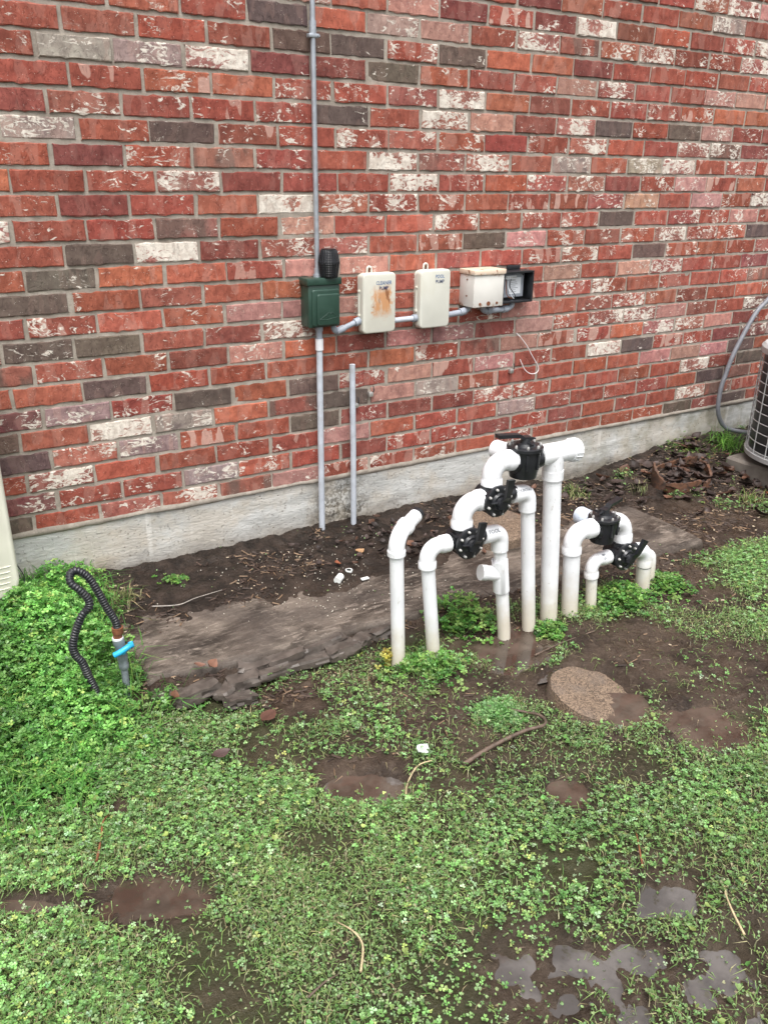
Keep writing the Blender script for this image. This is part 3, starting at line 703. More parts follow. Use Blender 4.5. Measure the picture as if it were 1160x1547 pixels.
timer_box('timer_box', 'clean cream plastic timer box marked POOL PUMP, no rust', 1.815, 1.954, .823, 1.043, 'cream', [('POOL', 0), ('PUMP', 0)], (1.902, 1.017))

w = thing('square_metal_box', 'square cream metal box with rusty lid between timer box and black box', 'electrical box', (2.11, -.05, .893))
MB().bbox((2.040, -.096, .893), (2.188, .004, 1.0165), .003).build('body', MAT['whitebox'], w)
MB().bbox((2.036, -.102, 1.0175), (2.192, .002, 1.0365), .003).build('lid', MAT['whitebox'], w)
for x in (2.062, 2.104, 2.146): MB().tube([(x + .01, -.0985, .9065), (x + .01, -.0935, .9065)], .0052 if x != 2.104 else .0085, 12).build('rusty_bolt', MAT['rust'], w)
for z in (.935, .998): MB().tube([(2.0385, -.05, z), (2.043, -.05, z)], .004, 10).build('side_screw', MAT['rust'], w)

k = thing('open_black_box', 'open black box with its grey timer panel showing, rightmost on the wall', 'electrical box', (2.29, -.03, .893))
x0, x1, z0, z1 = 2.212, 2.374, .893, 1.019
for nm, lo, hi in (('back', (x0, -.004, z0), (x1, .004, z1)), ('side', (x0, -.060, z0 + .0085), (x0 + .008, -.0045, z1 - .0085)), ('side', (x1 - .008, -.060, z0 + .0085), (x1, -.0045, z1 - .0085)), ('top', (x0, -.060, z1 - .008), (x1, -.0045, z1)), ('bottom', (x0, -.060, z0), (x1, -.0045, z0 + .008))):
    MB().bbox(lo, hi, .0012, 1).build(nm, MAT['black'], k)
MB().bbox((2.275, -.003, 1.0195), (2.345, .004, 1.037), .002).build('mounting_tab', MAT['black'], k)
pn = MB().bbox((2.243, -.022, .912), (2.352, -.010, 1.006), .002).build('timer_panel', MAT['panel'], k)
lb = MB().box((2.277, -.0228, .925), (2.336, -.0221, .990)).build('printed_label', MAT['paper'], pn, None)
m = MB()
for i in range(7): m.box((2.282, -.0234, .932 + i * .0078), (2.282 + .047 * random.uniform(.5, 1), -.0230, .9338 + i * .0078))
m.build('print_lines', MAT['greyink'], lb, None)
ts = MB().bbox((2.248, -.032, .985), (2.305, -.0222, 1.000), .001).build('terminal_strip', MAT['paper'], k)
for i in range(5): MB().cyl((2.253 + i * .0115, -.034, .9925), (2.253 + i * .0115, -.0318, .9925), .003, 8).build('terminal_screw', MAT['bolt'], ts)
for i, mm in enumerate(('rust', 'paper', 'black')):
    MB().tube(catmull([(2.25 + i * .012, -.033, .986), (2.246 + i * .01, -.040, .955), (2.25 + i * .02, -.044, .925), (2.28 + i * .01, -.040, .908), (2.262 + i * .02, -.035, .915)], 6), .0016, 6).build('wire', MAT[mm], k)
MB().cyl((2.345, -.024, 1.000), (2.345, -.0215, 1.000), .003, 8).build('screw', MAT['black'], k)

def fitting_run(label, pts, r, m, collars):
    t = thing('conduit_link', label, 'conduit', pts[0])
    tube_part('pipe', catmull(pts, 8), r, m, t)
    for a, b_, rr in collars: tube_part('collar', [a, b_], rr, 'greypvc', t, 14)
    return t
fitting_run('grey conduit elbow joining the green box to the rusty timer box', [(1.452, -.03, .87), (1.454, -.032, .848), (1.468, -.034, .840), (1.512, -.034, .855), (1.552, -.032, .868), (1.566, -.03, .870)], .0105, 'greypvc',
            [((1.462, -.034, .838), (1.494, -.034, .8485), .0135), ((1.540, -.033, .864), (1.5615, -.032, .871), .0150)])
fitting_run('grey conduit joining the two cream timer boxes', [(1.700, -.032, .860), (1.76, -.032, .861), (1.818, -.032, .862)], .0105, 'palepvc', [((1.797, -.032, .862), (1.8148, -.032, .862), .0145)])
fitting_run('grey conduit joining the unstained timer box to the square metal box', [(1.952, -.034, .863), (2.00, -.034, .867), (2.040, -.034, .871), (2.064, -.034, .884), (2.068, -.034, .90)], .0115, 'greypvc', [((2.022, -.034, .869), (2.046, -.034, .8735), .0150)])
fitting_run('grey U shaped conduit joining the square metal box to the black box', [(2.130, -.034, .90), (2.134, -.034, .878), (2.152, -.034, .866), (2.20, -.034, .866), (2.258, -.034, .868), (2.284, -.034, .878), (2.290, -.034, .90)], .0115, 'greypvc',
            [((2.158, -.034, .866), (2.178, -.034, .866), .0150), ((2.240, -.034, .867), (2.262, -.034, .8685), .0150)])

t = thing('grey_riser_conduit', 'tall grey conduit with white coupling dropping from the green box to the mud', 'conduit', (1.391, -.03, 0))
tube_part('pipe', [(1.391, -.03, -.06), (1.393, -.03, .81)], .0118, 'palepvc', t)
tube_part('coupling', [(1.393, -.03, .776), (1.393, -.03, .817)], .0152, 'pvc', t)
tube_part('adapter', [(1.393, -.03, .815), (1.393, -.03, .845), (1.393, -.03, .845), (1.393, -.03, .867)], [.0115, .0115, .014, .014], 'greypvc', t)
t = MB().tube([(1.536, -.03, -.05), (1.535, -.03, .35), (1.531, -.03, .7), (1.531, -.03, .7085), (1.531, -.03, .708), (1.531, -.03, .66)], [.0115, .0115, .0115, .0115, .0092, .0092], 16, False).build('cut_conduit', MAT['palepvc'], None, 40)
tag(t, 'shorter cut off grey conduit standing open-topped against the wall', 'conduit')

for (x, z, lab) in ((1.625, .578, 'small metal clamp with black tie on the brick right of the cut conduit'), (1.558, .541, 'small metal clamp on the brick beside the cut conduit'), (2.330, .596, 'small metal clip on the brick under the hanging tubing')):
    t = thing('wall_clamp', lab, 'clamp', (x, -.005, z))
    MB().bbox((x - .010, -.016, z - .011), (x + .010, .006, z + .008), .003).build('clip', MAT['bolt'], t)
    MB().tube(catmull([(x + .004, -.008, z), (x + .010, -.016, z + .012), (x + .012, -.010, z + .030)], 5), .0022, 6).build('tie', MAT['black'], t)
t = MB().tube(catmull([(2.352, .004, .755), (2.362, -.012, .741), (2.40, -.016, .70), (2.432, -.018, .655), (2.474, -.018, .600), (2.468, -.018, .575), (2.435, -.016, .573), (2.405, -.012, .592), (2.383, -.010, .625), (2.376, -.008, .64)], 8), .0022, 8).build('hanging_tubing', MAT['clear'], None, 60)
tag(t, 'thin pale plastic tube curling out of the brickwork below the black box', 'tubing')

# ------------------------------------------------------------------ PVC manifolds
YP = -.945
def arc_elbow(a, corner, b, r, sock, rb=None):
    """90-degree fitting: socket, bend, socket"""
    a, c, b = Vector(a), Vector(corner), Vector(b)
    da = (a - c).normalized(); db = (b - c).normalized(); rb = rb or min((a - c).length, (b - c).length) * .62
    P = []; Rr = []
    p1 = c + da * rb; p2 = c + db * rb
    for q, rr in ((a, sock), (a.lerp(p1, .75), sock), (a.lerp(p1, .92), r), (p1, r)): P.append(q); Rr.append(rr)
    for k in range(1, 10):
        th = k / 10; ang = th * math.pi / 2
        P.append(c + da * rb * (1 - math.sin(ang)) + db * rb * (1 - math.cos(ang))); Rr.append(r)
    for q, rr in ((p2, r), (b.lerp(p2, .92), r), (b.lerp(p2, .75), sock), (b, sock)): P.append(q); Rr.append(rr)
    return MB().tube(P, Rr, 24)

def wrap_text(body, size, x0, yp, zc, r, th0, m, parent, dirx=1, sq=.95):
    v, f = text_geo(body, size); mb = MB(); rr = r + .0005
    mb.add([(x0 + p[0] * sq, yp - rr * math.cos(th0 + p[1] / rr), zc + rr * math.sin(th0 + p[1] / rr)) for p in v], f)
    return mb.build('lettering', MAT[m], parent, None)

def valve(parent, c, face, ports, handle_dir, R_=.050, depth=.074, lever=.062, upright=True):
    """three-way valve: c = centre, face = unit normal of the lid, ports = [(dir, length, radius)]"""
    c = Vector(c); n = Vector(face).normalized(); hd = Vector(handle_dir).normalized(); side = n.cross(hd).normalized()
    v = MB()
    v.tube([c - n * depth * .60, c - n * depth * .56, c - n * depth * .25, c + n * depth * .10, c + n * depth * .42], [R_ * .62, R_ * .80, R_ * .88, R_ * .93, R_ * .93], 28)
    for d, L_, r_ in ports:
        d = Vector(d).normalized(); v.tube([c + d * R_ * .4, c + d * (R_ * .92), c + d * (R_ * .92), c + d * L_], [r_ * 1.12, r_ * 1.1, r_, r_], 22)
    body = v.build('valve_body', MAT['black'], parent, 35)
    for k in range(8):      # ribs on the side of the barrel
        a = 2 * math.pi * (k + .5) / 8; q = hd * math.cos(a) + side * math.sin(a)
        v = MB().tube([c + q * R_ * .95 - n * depth * .2, c + q * R_ * .95 + n * depth * .36], .0042, 6); v.build('rib', MAT['black'], body)
    MB().tube([c + n * depth * .425, c + n * depth * .43, c + n * depth * .53, c + n * depth * .56, c + n * depth * .56, c + n * depth * .66], [R_ * 1.05, R_ * 1.08, R_ * 1.08, R_ * .98, R_ * .62, R_ * .52], 28).build('lid', MAT['black'], body, 35)
    for k in range(8):
        a = 2 * math.pi * (k + .5) / 8; q = hd * math.cos(a) + side * math.sin(a)
        p = c + q * R_ * .90 + n * depth * .55
        MB().tube([p, p + n * .006, p + n * .0095], [.0044, .0044, .0026], 8).build('bolt', MAT['bolt'], body)
    # lever: hub, tapering bar cranked away from the lid, stop pointer
    h0 = c + n * depth * .66
    hb = MB().tube([h0, h0 + n * .014], [.017, .014], 16)
    top = h0 + n * .012
    w_ = .0085
    path = [top - hd * .016, top + hd * .010 + n * .002, top + hd * .024 + n * .012, top + hd * lever * 1.3 + n * .018]
    wid = [.013, .012, .0095, .0125]
    vv = []
    for q, wd in zip(path, wid):
        for sgn_s, sgn_n in ((-1, -1), (1, -1), (1, 1), (-1, 1)): vv.append(q + side * wd * sgn_s + n * .0055 * sgn_n)
    ff = [(0, 1, 2, 3), (15, 14, 13, 12)] + [(i * 4 + j, i * 4 + 4 + j, i * 4 + 4 + (j + 1) % 4, i * 4 + (j + 1) % 4) for i in range(3) for j in range(4)]
    hb.add(vv, ff)
    hb.tube([top - hd * .012 + side * .0, top - hd * .035 - n * .004], [.006, .003], 6)
    hb.tube([h0 + side * .012, h0 + side * R_ * .8 + n * .001], [.006, .003], 6)
    hb.build('handle', MAT['black'], body, 25)
    return body

def stand_pipe(parent, x_base, x_top, z_top, r, y0=YP, y1=YP, name='pipe'):
    return MB().tube([(x_base + (x_base - x_top) * .15, y0, -.07), (x_base, y0, 0), ((x_base + x_top) / 2, (y0 + y1) / 2, z_top / 2), (x_top, y1, z_top)], r, 22).build(name, MAT['pvc'], parent, 50)

# lone stub at the left
t = thing('capped_pipe', 'leftmost white plastic standpipe with bent top and black plug', 'pipe', (1.20, YP + .03, 0))
y1 = -.915
stand_pipe(t, 1.198, 1.184, .36, .0212, y1, y1)
d1 = Vector((.137, .075, .030)).normalized(); cn = Vector((1.183, y1, .413))
arc_elbow((1.184, y1, .352), cn, cn + d1 * .062, .0245, .0275, .042).build('elbow', MAT['pvc'], t, 40)
MB().tube([cn + d1 * .060, cn + d1 * .118, cn + d1 * .119], [.0215, .0215, .019], 20).build('stub', MAT['pvc'], t, 40)
MB().tube([cn + d1 * .112, cn + d1 * .118, cn + d1 * .118, cn + d1 * .132], [.0175, .0175, .0222, .0222], 20).build('black_plug', MAT['black'], t, 40)

t = thing('pool_pipe_manifold', 'large white pipe manifold with three black valves, marked POOL and FOUNTAIN', 'pipe manifold', (1.55, YP, 0))
# valve one with its two feeds
V1 = (1.400, YP, .366)
valve(t, V1, (0, -1, 0), [((-1, 0, 0), .060, .0225), ((1, 0, 0), .080, .0225), ((0, 0, 1), .046, .031)], (.14, 0, 1), .046)
stand_pipe(t, 1.308, 1.274, .325, .0212)
arc_elbow((1.274, YP, .303), (1.272, YP, .368), (1.346, YP, .366), .0245, .0275, .040).build('elbow', MAT['pvc'], t, 40)
arc3 = arc_elbow((1.474, YP, .362), (1.543, YP, .360), (1.545, YP, .298), .0268, .0275, .026).build('elbow', MAT['pvc'], t, 40)
wrap_text('POOL', .017, 1.503, YP, .362, .0275, .62, 'greyink', arc3)
stand_pipe(t, 1.588, 1.546, .31, .0212)
te = thing  # tee of pipe three
tee = MB().tube([(1.549, YP, .262), (1.5495, YP, .262), (1.565, YP, .150), (1.5655, YP, .150)], [.021, .0262, .0262, .021], 22)
tee.tube([(1.557, YP, .212), (1.508, YP + .012, .222), (1.508, YP + .012, .222), (1.488, YP + .016, .226)], [.024, .024, .0255, .0255], 20)
tee.build('tee', MAT['pvc'], t, 40)
# riser between valve one and two
arc_elbow((1.394, YP, .408), (1.392, YP, .482), (1.464, YP, .482), .0300, .0332, .046).build('elbow', MAT['pvc'], t, 40)
V2 = (1.497, YP, .482)
valve(t, V2, (0, -1, 0), [((-1, 0, 0), .042, .029), ((1, 0, 0), .092, .0225), ((0, 0, 1), .046, .031)], (.10, 0, 1), .046)
arc4 = arc_elbow((1.580, YP, .476), (1.642, YP, .474), (1.646, YP, .412), .0268, .0275, .026).build('elbow', MAT['pvc'], t, 40)
wrap_text('FOUNTAIN', .0135, 1.612, YP, .476, .0275, .62, 'greyink', arc4)
stand_pipe(t, 1.693, 1.646, .43, .0225)
arc_elbow((1.497, YP, .524), (1.493, YP, .594), (1.574, YP, .590), .0300, .0332, .046).build('elbow', MAT['pvc'], t, 40)
V3 = (1.617, YP, .580)
valve(t, V3, (0, 0, 1), [((-1, 0, 0), .05, .030), ((1, 0, 0), .062, .030), ((-.25, 1, 0), .055, .030)], (-1, .12, 0), .052, .088, .078)
MB().tube([(1.604, YP + .050, .588), (1.590, YP + .105, .590), (1.588, YP + .112, .590)], [.031, .031, .027], 24).build('rear_stub', MAT['pvc'], t, 40)
tee = MB().tube([(1.674, YP, .586), (1.676, YP, .586), (1.80, YP, .584), (1.801, YP, .584)], [.028, .0328, .0328, .028], 24)
tee.tube([(1.736, YP, .585), (1.738, YP, .53), (1.739, YP, .53), (1.740, YP, .500), (1.740, YP, .4995)], [.033, .0325, .0342, .0342, .029], 24)
tee.build('tee', MAT['pvc'], t, 40)
cp = MB().tube([(1.799, YP, .584), (1.801, YP, .584), (1.829, YP, .582), (1.832, YP, .582)], [.030, .0365, .0365, .033], 24).build('end_cap', MAT['pvc'], t, 40)
for kk in range(18):
    a = 2 * math.pi * kk / 18
    MB().tube([(1.803, YP + .0368 * math.cos(a), .584 + .0368 * math.sin(a)), (1.828, YP + .0368 * math.cos(a), .582 + .0368 * math.sin(a))], .0016, 5).build('grip_rib', MAT['pvc'], cp)
stand_pipe(t, 1.781, 1.740, .51, .0287)

t = thing('drain_pipe_manifold', 'small low white pipe manifold with two black valves, marked MAIN DRAIN', 'pipe manifold', (2.05, YP, 0))
stand_pipe(t, 1.876, 1.857, .235, .0285)
arc_elbow((1.857, YP, .216), (1.853, YP, .290), (1.944, YP, .288), .0302, .0334, .046).build('elbow', MAT['pvc'], t, 40)
V4 = (1.992, YP, .276)
valve(t, V4, (0, 0, 1), [((-1, 0, 0), .052, .030), ((1, 0, 0), .05, .030), ((0, 1, 0), .055, .030)], (1, .25, 0), .050, .082, .070)
arc_elbow((2.034, YP, .292), (2.090, YP, .288), (2.096, YP, .208), .0302, .0334, .046).build('elbow', MAT['pvc'], t, 40)
V5 = (2.084, YP, .162)
valve(t, V5, (0, -1, 0), [((-1, 0, 0), .060, .0215), ((1, 0, 0), .080, .0235), ((0, 0, 1), .046, .030)], (.45, 0, .9), .046)
arc7 = arc_elbow((2.036, YP, .160), (1.956, YP, .162), (1.964, YP, .100), .0225, .0254, .038).build('elbow', MAT['pvc'], t, 40)
wrap_text('MAIN', .0115, 2.004, YP, .161, .0242, .95, 'greyink', arc7); wrap_text('DRAIN', .0115, 2.010, YP, .161, .0242, .38, 'greyink', arc7)
stand_pipe(t, 1.976, 1.965, .11, .0195)
arc_elbow((2.160, YP, .154), (2.222, YP, .150), (2.224, YP, .080), .0265, .0282, .042).build('elbow', MAT['pvc'], t, 40)
stand_pipe(t, 2.232, 2.224, .09, .0262)
MB().tube([(2.290, YP + .03, -.05), (2.285, YP + .03, .07), (2.280, YP + .03, .095), (2.268, YP + .02, .108)], [.0265, .0265, .026, .018], 20).build('rear_pipe', MAT['pvc'], t, 40)
for (px_, zt, r_) in ((1.963, .106, .0200), (2.2245, .084, .0268)):     # black primer rings
    MB().tube([(px_, YP, zt - .007), (px_, YP, zt - .001)], r_ + .0006, 20).build('primer_ring', MAT['black'], t, 40)
MB().tube([(1.992, YP + .045, .280), (1.988, YP + .075, .284), (1.984, YP + .105, .288), (1.983, YP + .112, .288)], [.0315, .0335, .0325, .028], 24).build('blue_stained_stub', MAT['bottle'], t, 40)

# ------------------------------------------------------------------ hose bib at the left
t = thing('hose_bib', 'grey standpipe with bright blue valve lever and rusty top fitting', 'tap', (.429, -.68, 0))
tube_part('riser', [(.431, -.68, -.06), (.430, -.68, 0), (.429, -.68, .078)], .0100, 'tape', t)
MB().tube([(.429, -.68, .074), (.429, -.68, .080), (.429, -.68, .092), (.428, -.68, .096), (.428, -.68, .110), (.428, -.68, .114), (.427, -.68, .122), (.427, -.68, .142), (.425, -.68, .150), (.424, -.68, .160), (.423, -.68, .164), (.422, -.68, .176)],
          [.0105, .0135, .0142, .0125, .0145, .0152, .0142, .0150, .0142, .0160, .0168, .0160], 18).build('valve_body', MAT['tape'], t, 50)
m = MB(); m.tube(catmull([(.402, -.702, .140), (.418, -.706, .147), (.438, -.705, .155), (.453, -.698, .156)], 5), [.0085] * 16, 8); m.tube([(.427, -.70, .142), (.427, -.685, .142)], .009, 12)
m.tube([(.452, -.702, .150), (.452, -.690, .161)], .0075, 10); hdl = m.build('blue_handle', MAT['blue'], t, 50)
MB().tube([(.449, -.7085, .1535), (.4492, -.7045, .1533)], .0032, 8).build('rivet', MAT['black'], hdl)
tube_part('thread_seal', [(.422, -.68, .174), (.422, -.68, .181)], .0155, 'paper', t)
tube_part('rusty_fitting', [(.422, -.68, .180), (.423, -.68, .195), (.424, -.68, .195), (.424, -.68, .212)], [.0125, .0125, .0155, .0160], 'rust', t)

path = catmull([(.424, -.68, .205), (.421, -.679, .232), (.402, -.676, .281), (.388, -.674, .326), (.370, -.670, .371), (.353, -.668, .393), (.336, -.668, .402), (.322, -.675, .396), (.3195, -.69, .379), (.336, -.70, .360), (.354, -.702, .330), (.354, -.702, .305), (.334, -.70, .284), (.315, -.70, .248), (.304, -.70, .218), (.299, -.70, .192), (.304, -.70, .167), (.317, -.70, .144), (.328, -.70, .097), (.339, -.70, .053), (.352, -.70, -.02)], 16)
# resample evenly, corrugated radius
L_ = [0.]
for a, b_ in zip(path[:-1], path[1:]): L_.append(L_[-1] + (b_ - a).length)
ns = int(L_[-1] / .0019); P = []; Rr = []
arr = np.array([[p.x, p.y, p.z] for p in path])
for i in range(ns):
    s = i / (ns - 1) * L_[-1]; P.append(Vector([np.interp(s, L_, arr[:, q]) for q in range(3)])); Rr.append(.0114 if (i // 2) % 2 == 0 else .0090)
o = MB().tube(P, Rr, 14).build('corrugated_hose', MAT['blackmatt'], None, 50)
tag(o, 'black corrugated hose looping up from the blue-levered tap and back into grass', 'hose')

# ------------------------------------------------------------------ cream housing at the left edge and its pad
t = thing('cream_plastic_housing', 'cream moulded plastic housing cut off by the left picture edge', 'housing', (0, -.1, .08))
MB().bbox((-.42, -.20, .135), (.247, -.02, .95), .06, axis='y', bev2=.012).build('shell', MAT['creamhouse'], t, 35)
for k_ in range(5):
    z = .160 + k_ * .018
    MB().tube([(-.36, -.2015, z), (.205 + .004 * k_, -.2015, z + .012), (.232 + .001 * k_, -.196, z + .014)], .0014, 6).build('moulded_rib', MAT['creamhouse'], t)
MB().bbox((-.38, -.19, .07), (.19, -.03, .136), .01).build('plinth', MAT['creamhouse'], t)
pad = MB().bbox((-.55, -.30, -.06), (.345, -.012, .085), .008, 1).build('equipment_pad', MAT['concrete'], None, 35)
tag(pad, 'small grey concrete pad under the cream housing at the left', 'pad')
o = MB().tube(catmull([(.26, -.02, .17), (.275, -.05, .13), (.262, -.10, .10), (.285, -.16, .092), (.30, -.24, .06), (.33, -.30, .02)], 8), .0018, 6).build('loose_wire', MAT['black'], None, 60)
tag(o, 'thin dark wire trailing over the grey pad beside the cream housing', 'wire')

# ------------------------------------------------------------------ air conditioner at the right edge
AX, AY, AR, AZ0, AZ1 = 3.80, -.555, .30, .135, .625
ac = thing('air_conditioner', 'round outdoor air conditioner with black core behind a pale wire grille', 'air conditioner', (AX, AY, .1))
MB().tube([(AX, AY, AZ0 + .02), (AX, AY, AZ1 - .01)], AR - .010, 64).build('coil', MAT['black'], ac, 40)
for k_ in range(11):
    z = AZ0 + .025 + k_ * .0465
    MB().tube([(AX + AR * math.cos(a), AY + AR * math.sin(a), z) for a in np.linspace(0, 2 * math.pi, 61)], .0024, 5, False).build('ring_wire', MAT['acgrey'], ac, 60)
for k_ in range(22):
    a = 2 * math.pi * (k_ + .42) / 22; q = (AX + (AR + .0036) * math.cos(a), AY + (AR + .0036) * math.sin(a))
    MB().tube([(q[0], q[1], AZ0), (q[0], q[1], AZ1)], .0026, 5).build('upright_wire', MAT['acgrey'], ac, 60)
MB().tube([(AX, AY, AZ0 - .012), (AX, AY, AZ0 - .010), (AX, AY, AZ0 + .012), (AX, AY, AZ0 + .014)], [AR - .02, AR + .008, AR + .010, AR - .03], 56).build('base_pan', MAT['acgrey'], ac, 40)
tp = MB().tube([(AX, AY, AZ1 - .005), (AX, AY, AZ1 - .004), (AX, AY, AZ1 + .022), (AX, AY, AZ1 + .036), (AX, AY, AZ1 + .040), (AX, AY, AZ1 + .034), (AX, AY, AZ1 + .010)], [AR - .03, AR + .012, AR + .012, AR - .002, AR - .03, AR - .085, AR - .088], 56, False).build('top_cap', MAT['acgrey'], ac, 40)
MB().tube([(AX, AY, AZ1 + .008), (AX, AY, AZ1 + .012)], AR - .086, 40).build('fan_well', MAT['black'], tp, 40)
for k_ in range(9):
    MB().tube([(AX + .022 * (k_ + 1) * math.cos(a), AY + .022 * (k_ + 1) * math.sin(a), AZ1 + .040) for a in np.linspace(0, 2 * math.pi, 33)], .0022, 5, False).build('guard_ring', MAT['black'], tp, 60)
for a in (0.6, 2.2, 3.75, 5.3):
    q = (AX + (AR - .05) * math.cos(a), AY + (AR - .05) * math.sin(a)); MB().cyl((q[0], q[1], .088), (q[0], q[1], AZ0 - .011), .018, 12).build('foot', MAT['black'], ac)
o = MB().bbox((AX - .26, AY - .29, -.06), (AX + .45, AY + .29, .088), .012, 1).build('equipment_pad', MAT['concrete'], None, 35)
tag(o, 'grey concrete pad under the round air conditioner', 'pad')
o = MB().tube(catmull([(4.35, -.03, 1.05), (4.12, -.045, .93), (3.953, -.06, .804), (3.867, -.06, .734), (3.758, -.06, .557), (3.712, -.06, .43), (3.695, -.06, .357), (3.697, -.065, .25), (3.745, -.08, .165), (3.80, -.12, .142), (3.84, -.24, .150), (3.84, -.30, .16)], 10), .0115, 12).build('flexible_conduit', MAT['hose'], None, 60)
tag(o, 'grey flexible conduit curving down the wall to the air conditioner', 'conduit')

# ------------------------------------------------------------------ round stones, pot, litter
def disc(name, label, cat, c, r0, th, m, tilt=(0, 0), seed=0, wob=.02):
    rr = np.random.default_rng(seed); n = 40; P = []; prof = [(0.0, .5), (.55, .5), (.9, .5), (.985, .44), (1., .25), (1., -.5)]
    M = Matrix.Translation(c) @ Matrix.Rotation(tilt[0], 4, 'X') @ Matrix.Rotation(tilt[1], 4, 'Y')
    rad = 1 + fbm(np.cos(np.linspace(0, 2 * np.pi, n, False)) * 2, np.sin(np.linspace(0, 2 * np.pi, n, False)) * 2, 1.5, 3, seed) * wob * 4
    for f_, z in prof:
        for j in range(n):
            a = 2 * math.pi * j / n; rj = max(f_, .001) * r0 * (1 + (rad[j] - 1) * f_)
            P.append(M @ Vector((rj * math.cos(a), rj * math.sin(a), z * th + rr.normal(0, .0012))))
    F = [(i * n + j, i * n + (j + 1) % n, i * n + n + (j + 1) % n, i * n + n + j) for i in range(len(prof) - 1) for j in range(n)]
    F = [tuple(reversed(f)) for f in F]
    return tag(MB().add(P, F).build(name, MAT[m], None, 40), label, cat)
disc('round_stepping_stone', 'round tan concrete stepping stone lying behind the large pipe manifold', 'stepping stone', (1.99, -.35, .045), .165, .055, 'agg', (R(2), R(-2)), 3)
disc('round_paver', 'round pebbled paver half sunk in muddy water in front of the pipes', 'paver', (1.60, -1.335, -.043), .126, .05, 'agg', (R(8), R(8)), 4, .03)

t = thing('rusty_planter_ring', 'broken rusty brown planter ring half filled with leaves by the wall', 'planter', (3.2, -.28, .05))
def shard(a0, a1, r0, hfun, seed, name):
    n = 26; P = []; rr = np.random.default_rng(seed)
    for side in (0, .012):
        for i in range(n):
            u = i / (n - 1); a = a0 + (a1 - a0) * u; r_ = r0 - side + .004 * math.sin(u * 9)
            x, y = 3.205 + r_ * 1.12 * math.cos(a), -.275 + r_ * .75 * math.sin(a)
            P.append((x, y, -.03)); P.append((x, y, .055 + hfun(u) + rr.normal(0, .0025)))
    F = []
    for i in range(n - 1):
        a, b_ = 2 * i, 2 * n + 2 * i
        F += [(a, a + 1, a + 3, a + 2), (b_, b_ + 2, b_ + 3, b_ + 1), (a + 1, b_ + 1, b_ + 3, a + 3)]
    F += [(0, 2 * n, 2 * n + 1, 1), (2 * n - 2, 2 * n - 1, 4 * n - 1, 4 * n - 2)]
    MB().add(P, F).build(name, MAT['pot'], t, 40)
shard(R(165), R(275), .155, lambda u: .085 * max(0, 1 - u * 2.8) - .012 + .012 * u, 1, 'front_shard')
shard(R(20), R(115), .155, lambda u: .050 - .05 * u, 2, 'rear_shard')
shard(R(285), R(375), .160, lambda u: -.02 + .055 * u, 3, 'side_shard')

def leaf_geo(P, F, C, c, size, rot, tilt, col, curl=.25, aspect=.6, rr=None):
    """a curled leaf: 3 x 5 verts"""
    n0 = len(P); M = Matrix.Translation(c) @ Matrix.Rotation(rot, 4, 'Z') @ Matrix.Rotation(tilt[0], 4, 'X') @ Matrix.Rotation(tilt[1], 4, 'Y')
    prof = [0.05, .75, 1., .72, .04]
    for i, wv in enumerate(prof):
        x = (i / 4 - .5) * size
        for j in (-1, 0, 1):
            P.append(M @ Vector((x, j * wv * size * aspect / 2, curl * size * (abs(j) * .35 + (i / 4 - .5) ** 2 * 1.4))))
            C.append((*[k * (1 if j else .7) for k in col], 1))
    for i in range(4):
        for j in range(2):
            a = n0 + i * 3 + j; F.append((a, a + 3, a + 4, a + 1))
def dead_leaf(c, size, rot, tilt, col, label, curl=.3):
    P, F, C = [], [], []; leaf_geo(P, F, C, c, size, rot, tilt, col, curl)
    o = mesh_np('dead_leaf', np.array([tuple(p) for p in P]), np.array(F).ravel(), np.full(len(F), 4), MAT['litter'], None, {'tint': ('FLOAT_COLOR', np.array(C))}, True)
    return tag(o, label, 'leaf', 'fallen leaves')
dead_leaf((.665, -.735, .042), .055, .8, (.5, .2), (.24, .12, .08), 'curled orange brown leaf resting on the slab edge')
dead_leaf((.635, -.715, .040), .035, -.3, (.1, .3), (.20, .10, .07), 'small orange brown leaf tip beside the curled leaf')
dead_leaf((.555, -1.09, .010), .052, .1, (.2, .1), (.085, .05, .045), 'dark purple brown leaf lying on the clover', .22)
dead_leaf((.53, -.80, .02), .045, 1.2, (.4, .1), (.15, .07, .04), 'brown leaf in the grass below the slab corner')
dead_leaf((.73, -.99, .0), .07, .6, (.1, .1), (.11, .05, .035), 'reddish brown leaf strip at the muddy edge', .1)
dead_leaf((1.42, -.28, .05), .05, .3, (.2, .2), (.42, .25, .13), 'tan leaf near the foot of the cut conduit')
dead_leaf((1.30, -.33, .05), .04, 1.3, (.3, .1), (.30, .10, .05), 'rust red leaf on the mud behind the capped pipe')
dead_leaf((3.39, -.62, .03), .045, .4, (.2, .3), (.33, .12, .06), 'orange brown leaf at the right edge near the grass tuft')

P, F, C = [], [], []
r = np.random.default_rng(11)
for i in range(560):      # leaf litter near the air conditioner and along the wall
    if i < 330: x, y = r.uniform(2.6, 3.8), r.uniform(-.85, -.04)
    elif i < 390: x, y = 3.2 + r.normal(0, .08), -.28 + r.normal(0, .05)
    else: x, y = (r.uniform(1.2, 2.9), -.08 - abs(r.normal(0, .14))) if i % 2 else (r.normal(1.62, .16), r.uniform(-.42, -.06))
    if i < 330 and (x - 3.2) * .55 + (y + .3) * .5 < -.14 + r.normal(0, .08): continue
    b_ = r.uniform(.35, 1.1); col = np.array((.075, .050, .043)) * b_ if r.random() < .8 else np.array((.16, .075, .045)) * b_
    leaf_geo(P, F, C, (x, y, zg(x, y) + r.uniform(.004, .025)), r.uniform(.022, .062) * (1.25 if i < 390 else .7), r.uniform(0, 6.28), (r.normal(0, .35), r.normal(0, .3)), col, r.uniform(.1, .5), r.uniform(.5, .8))
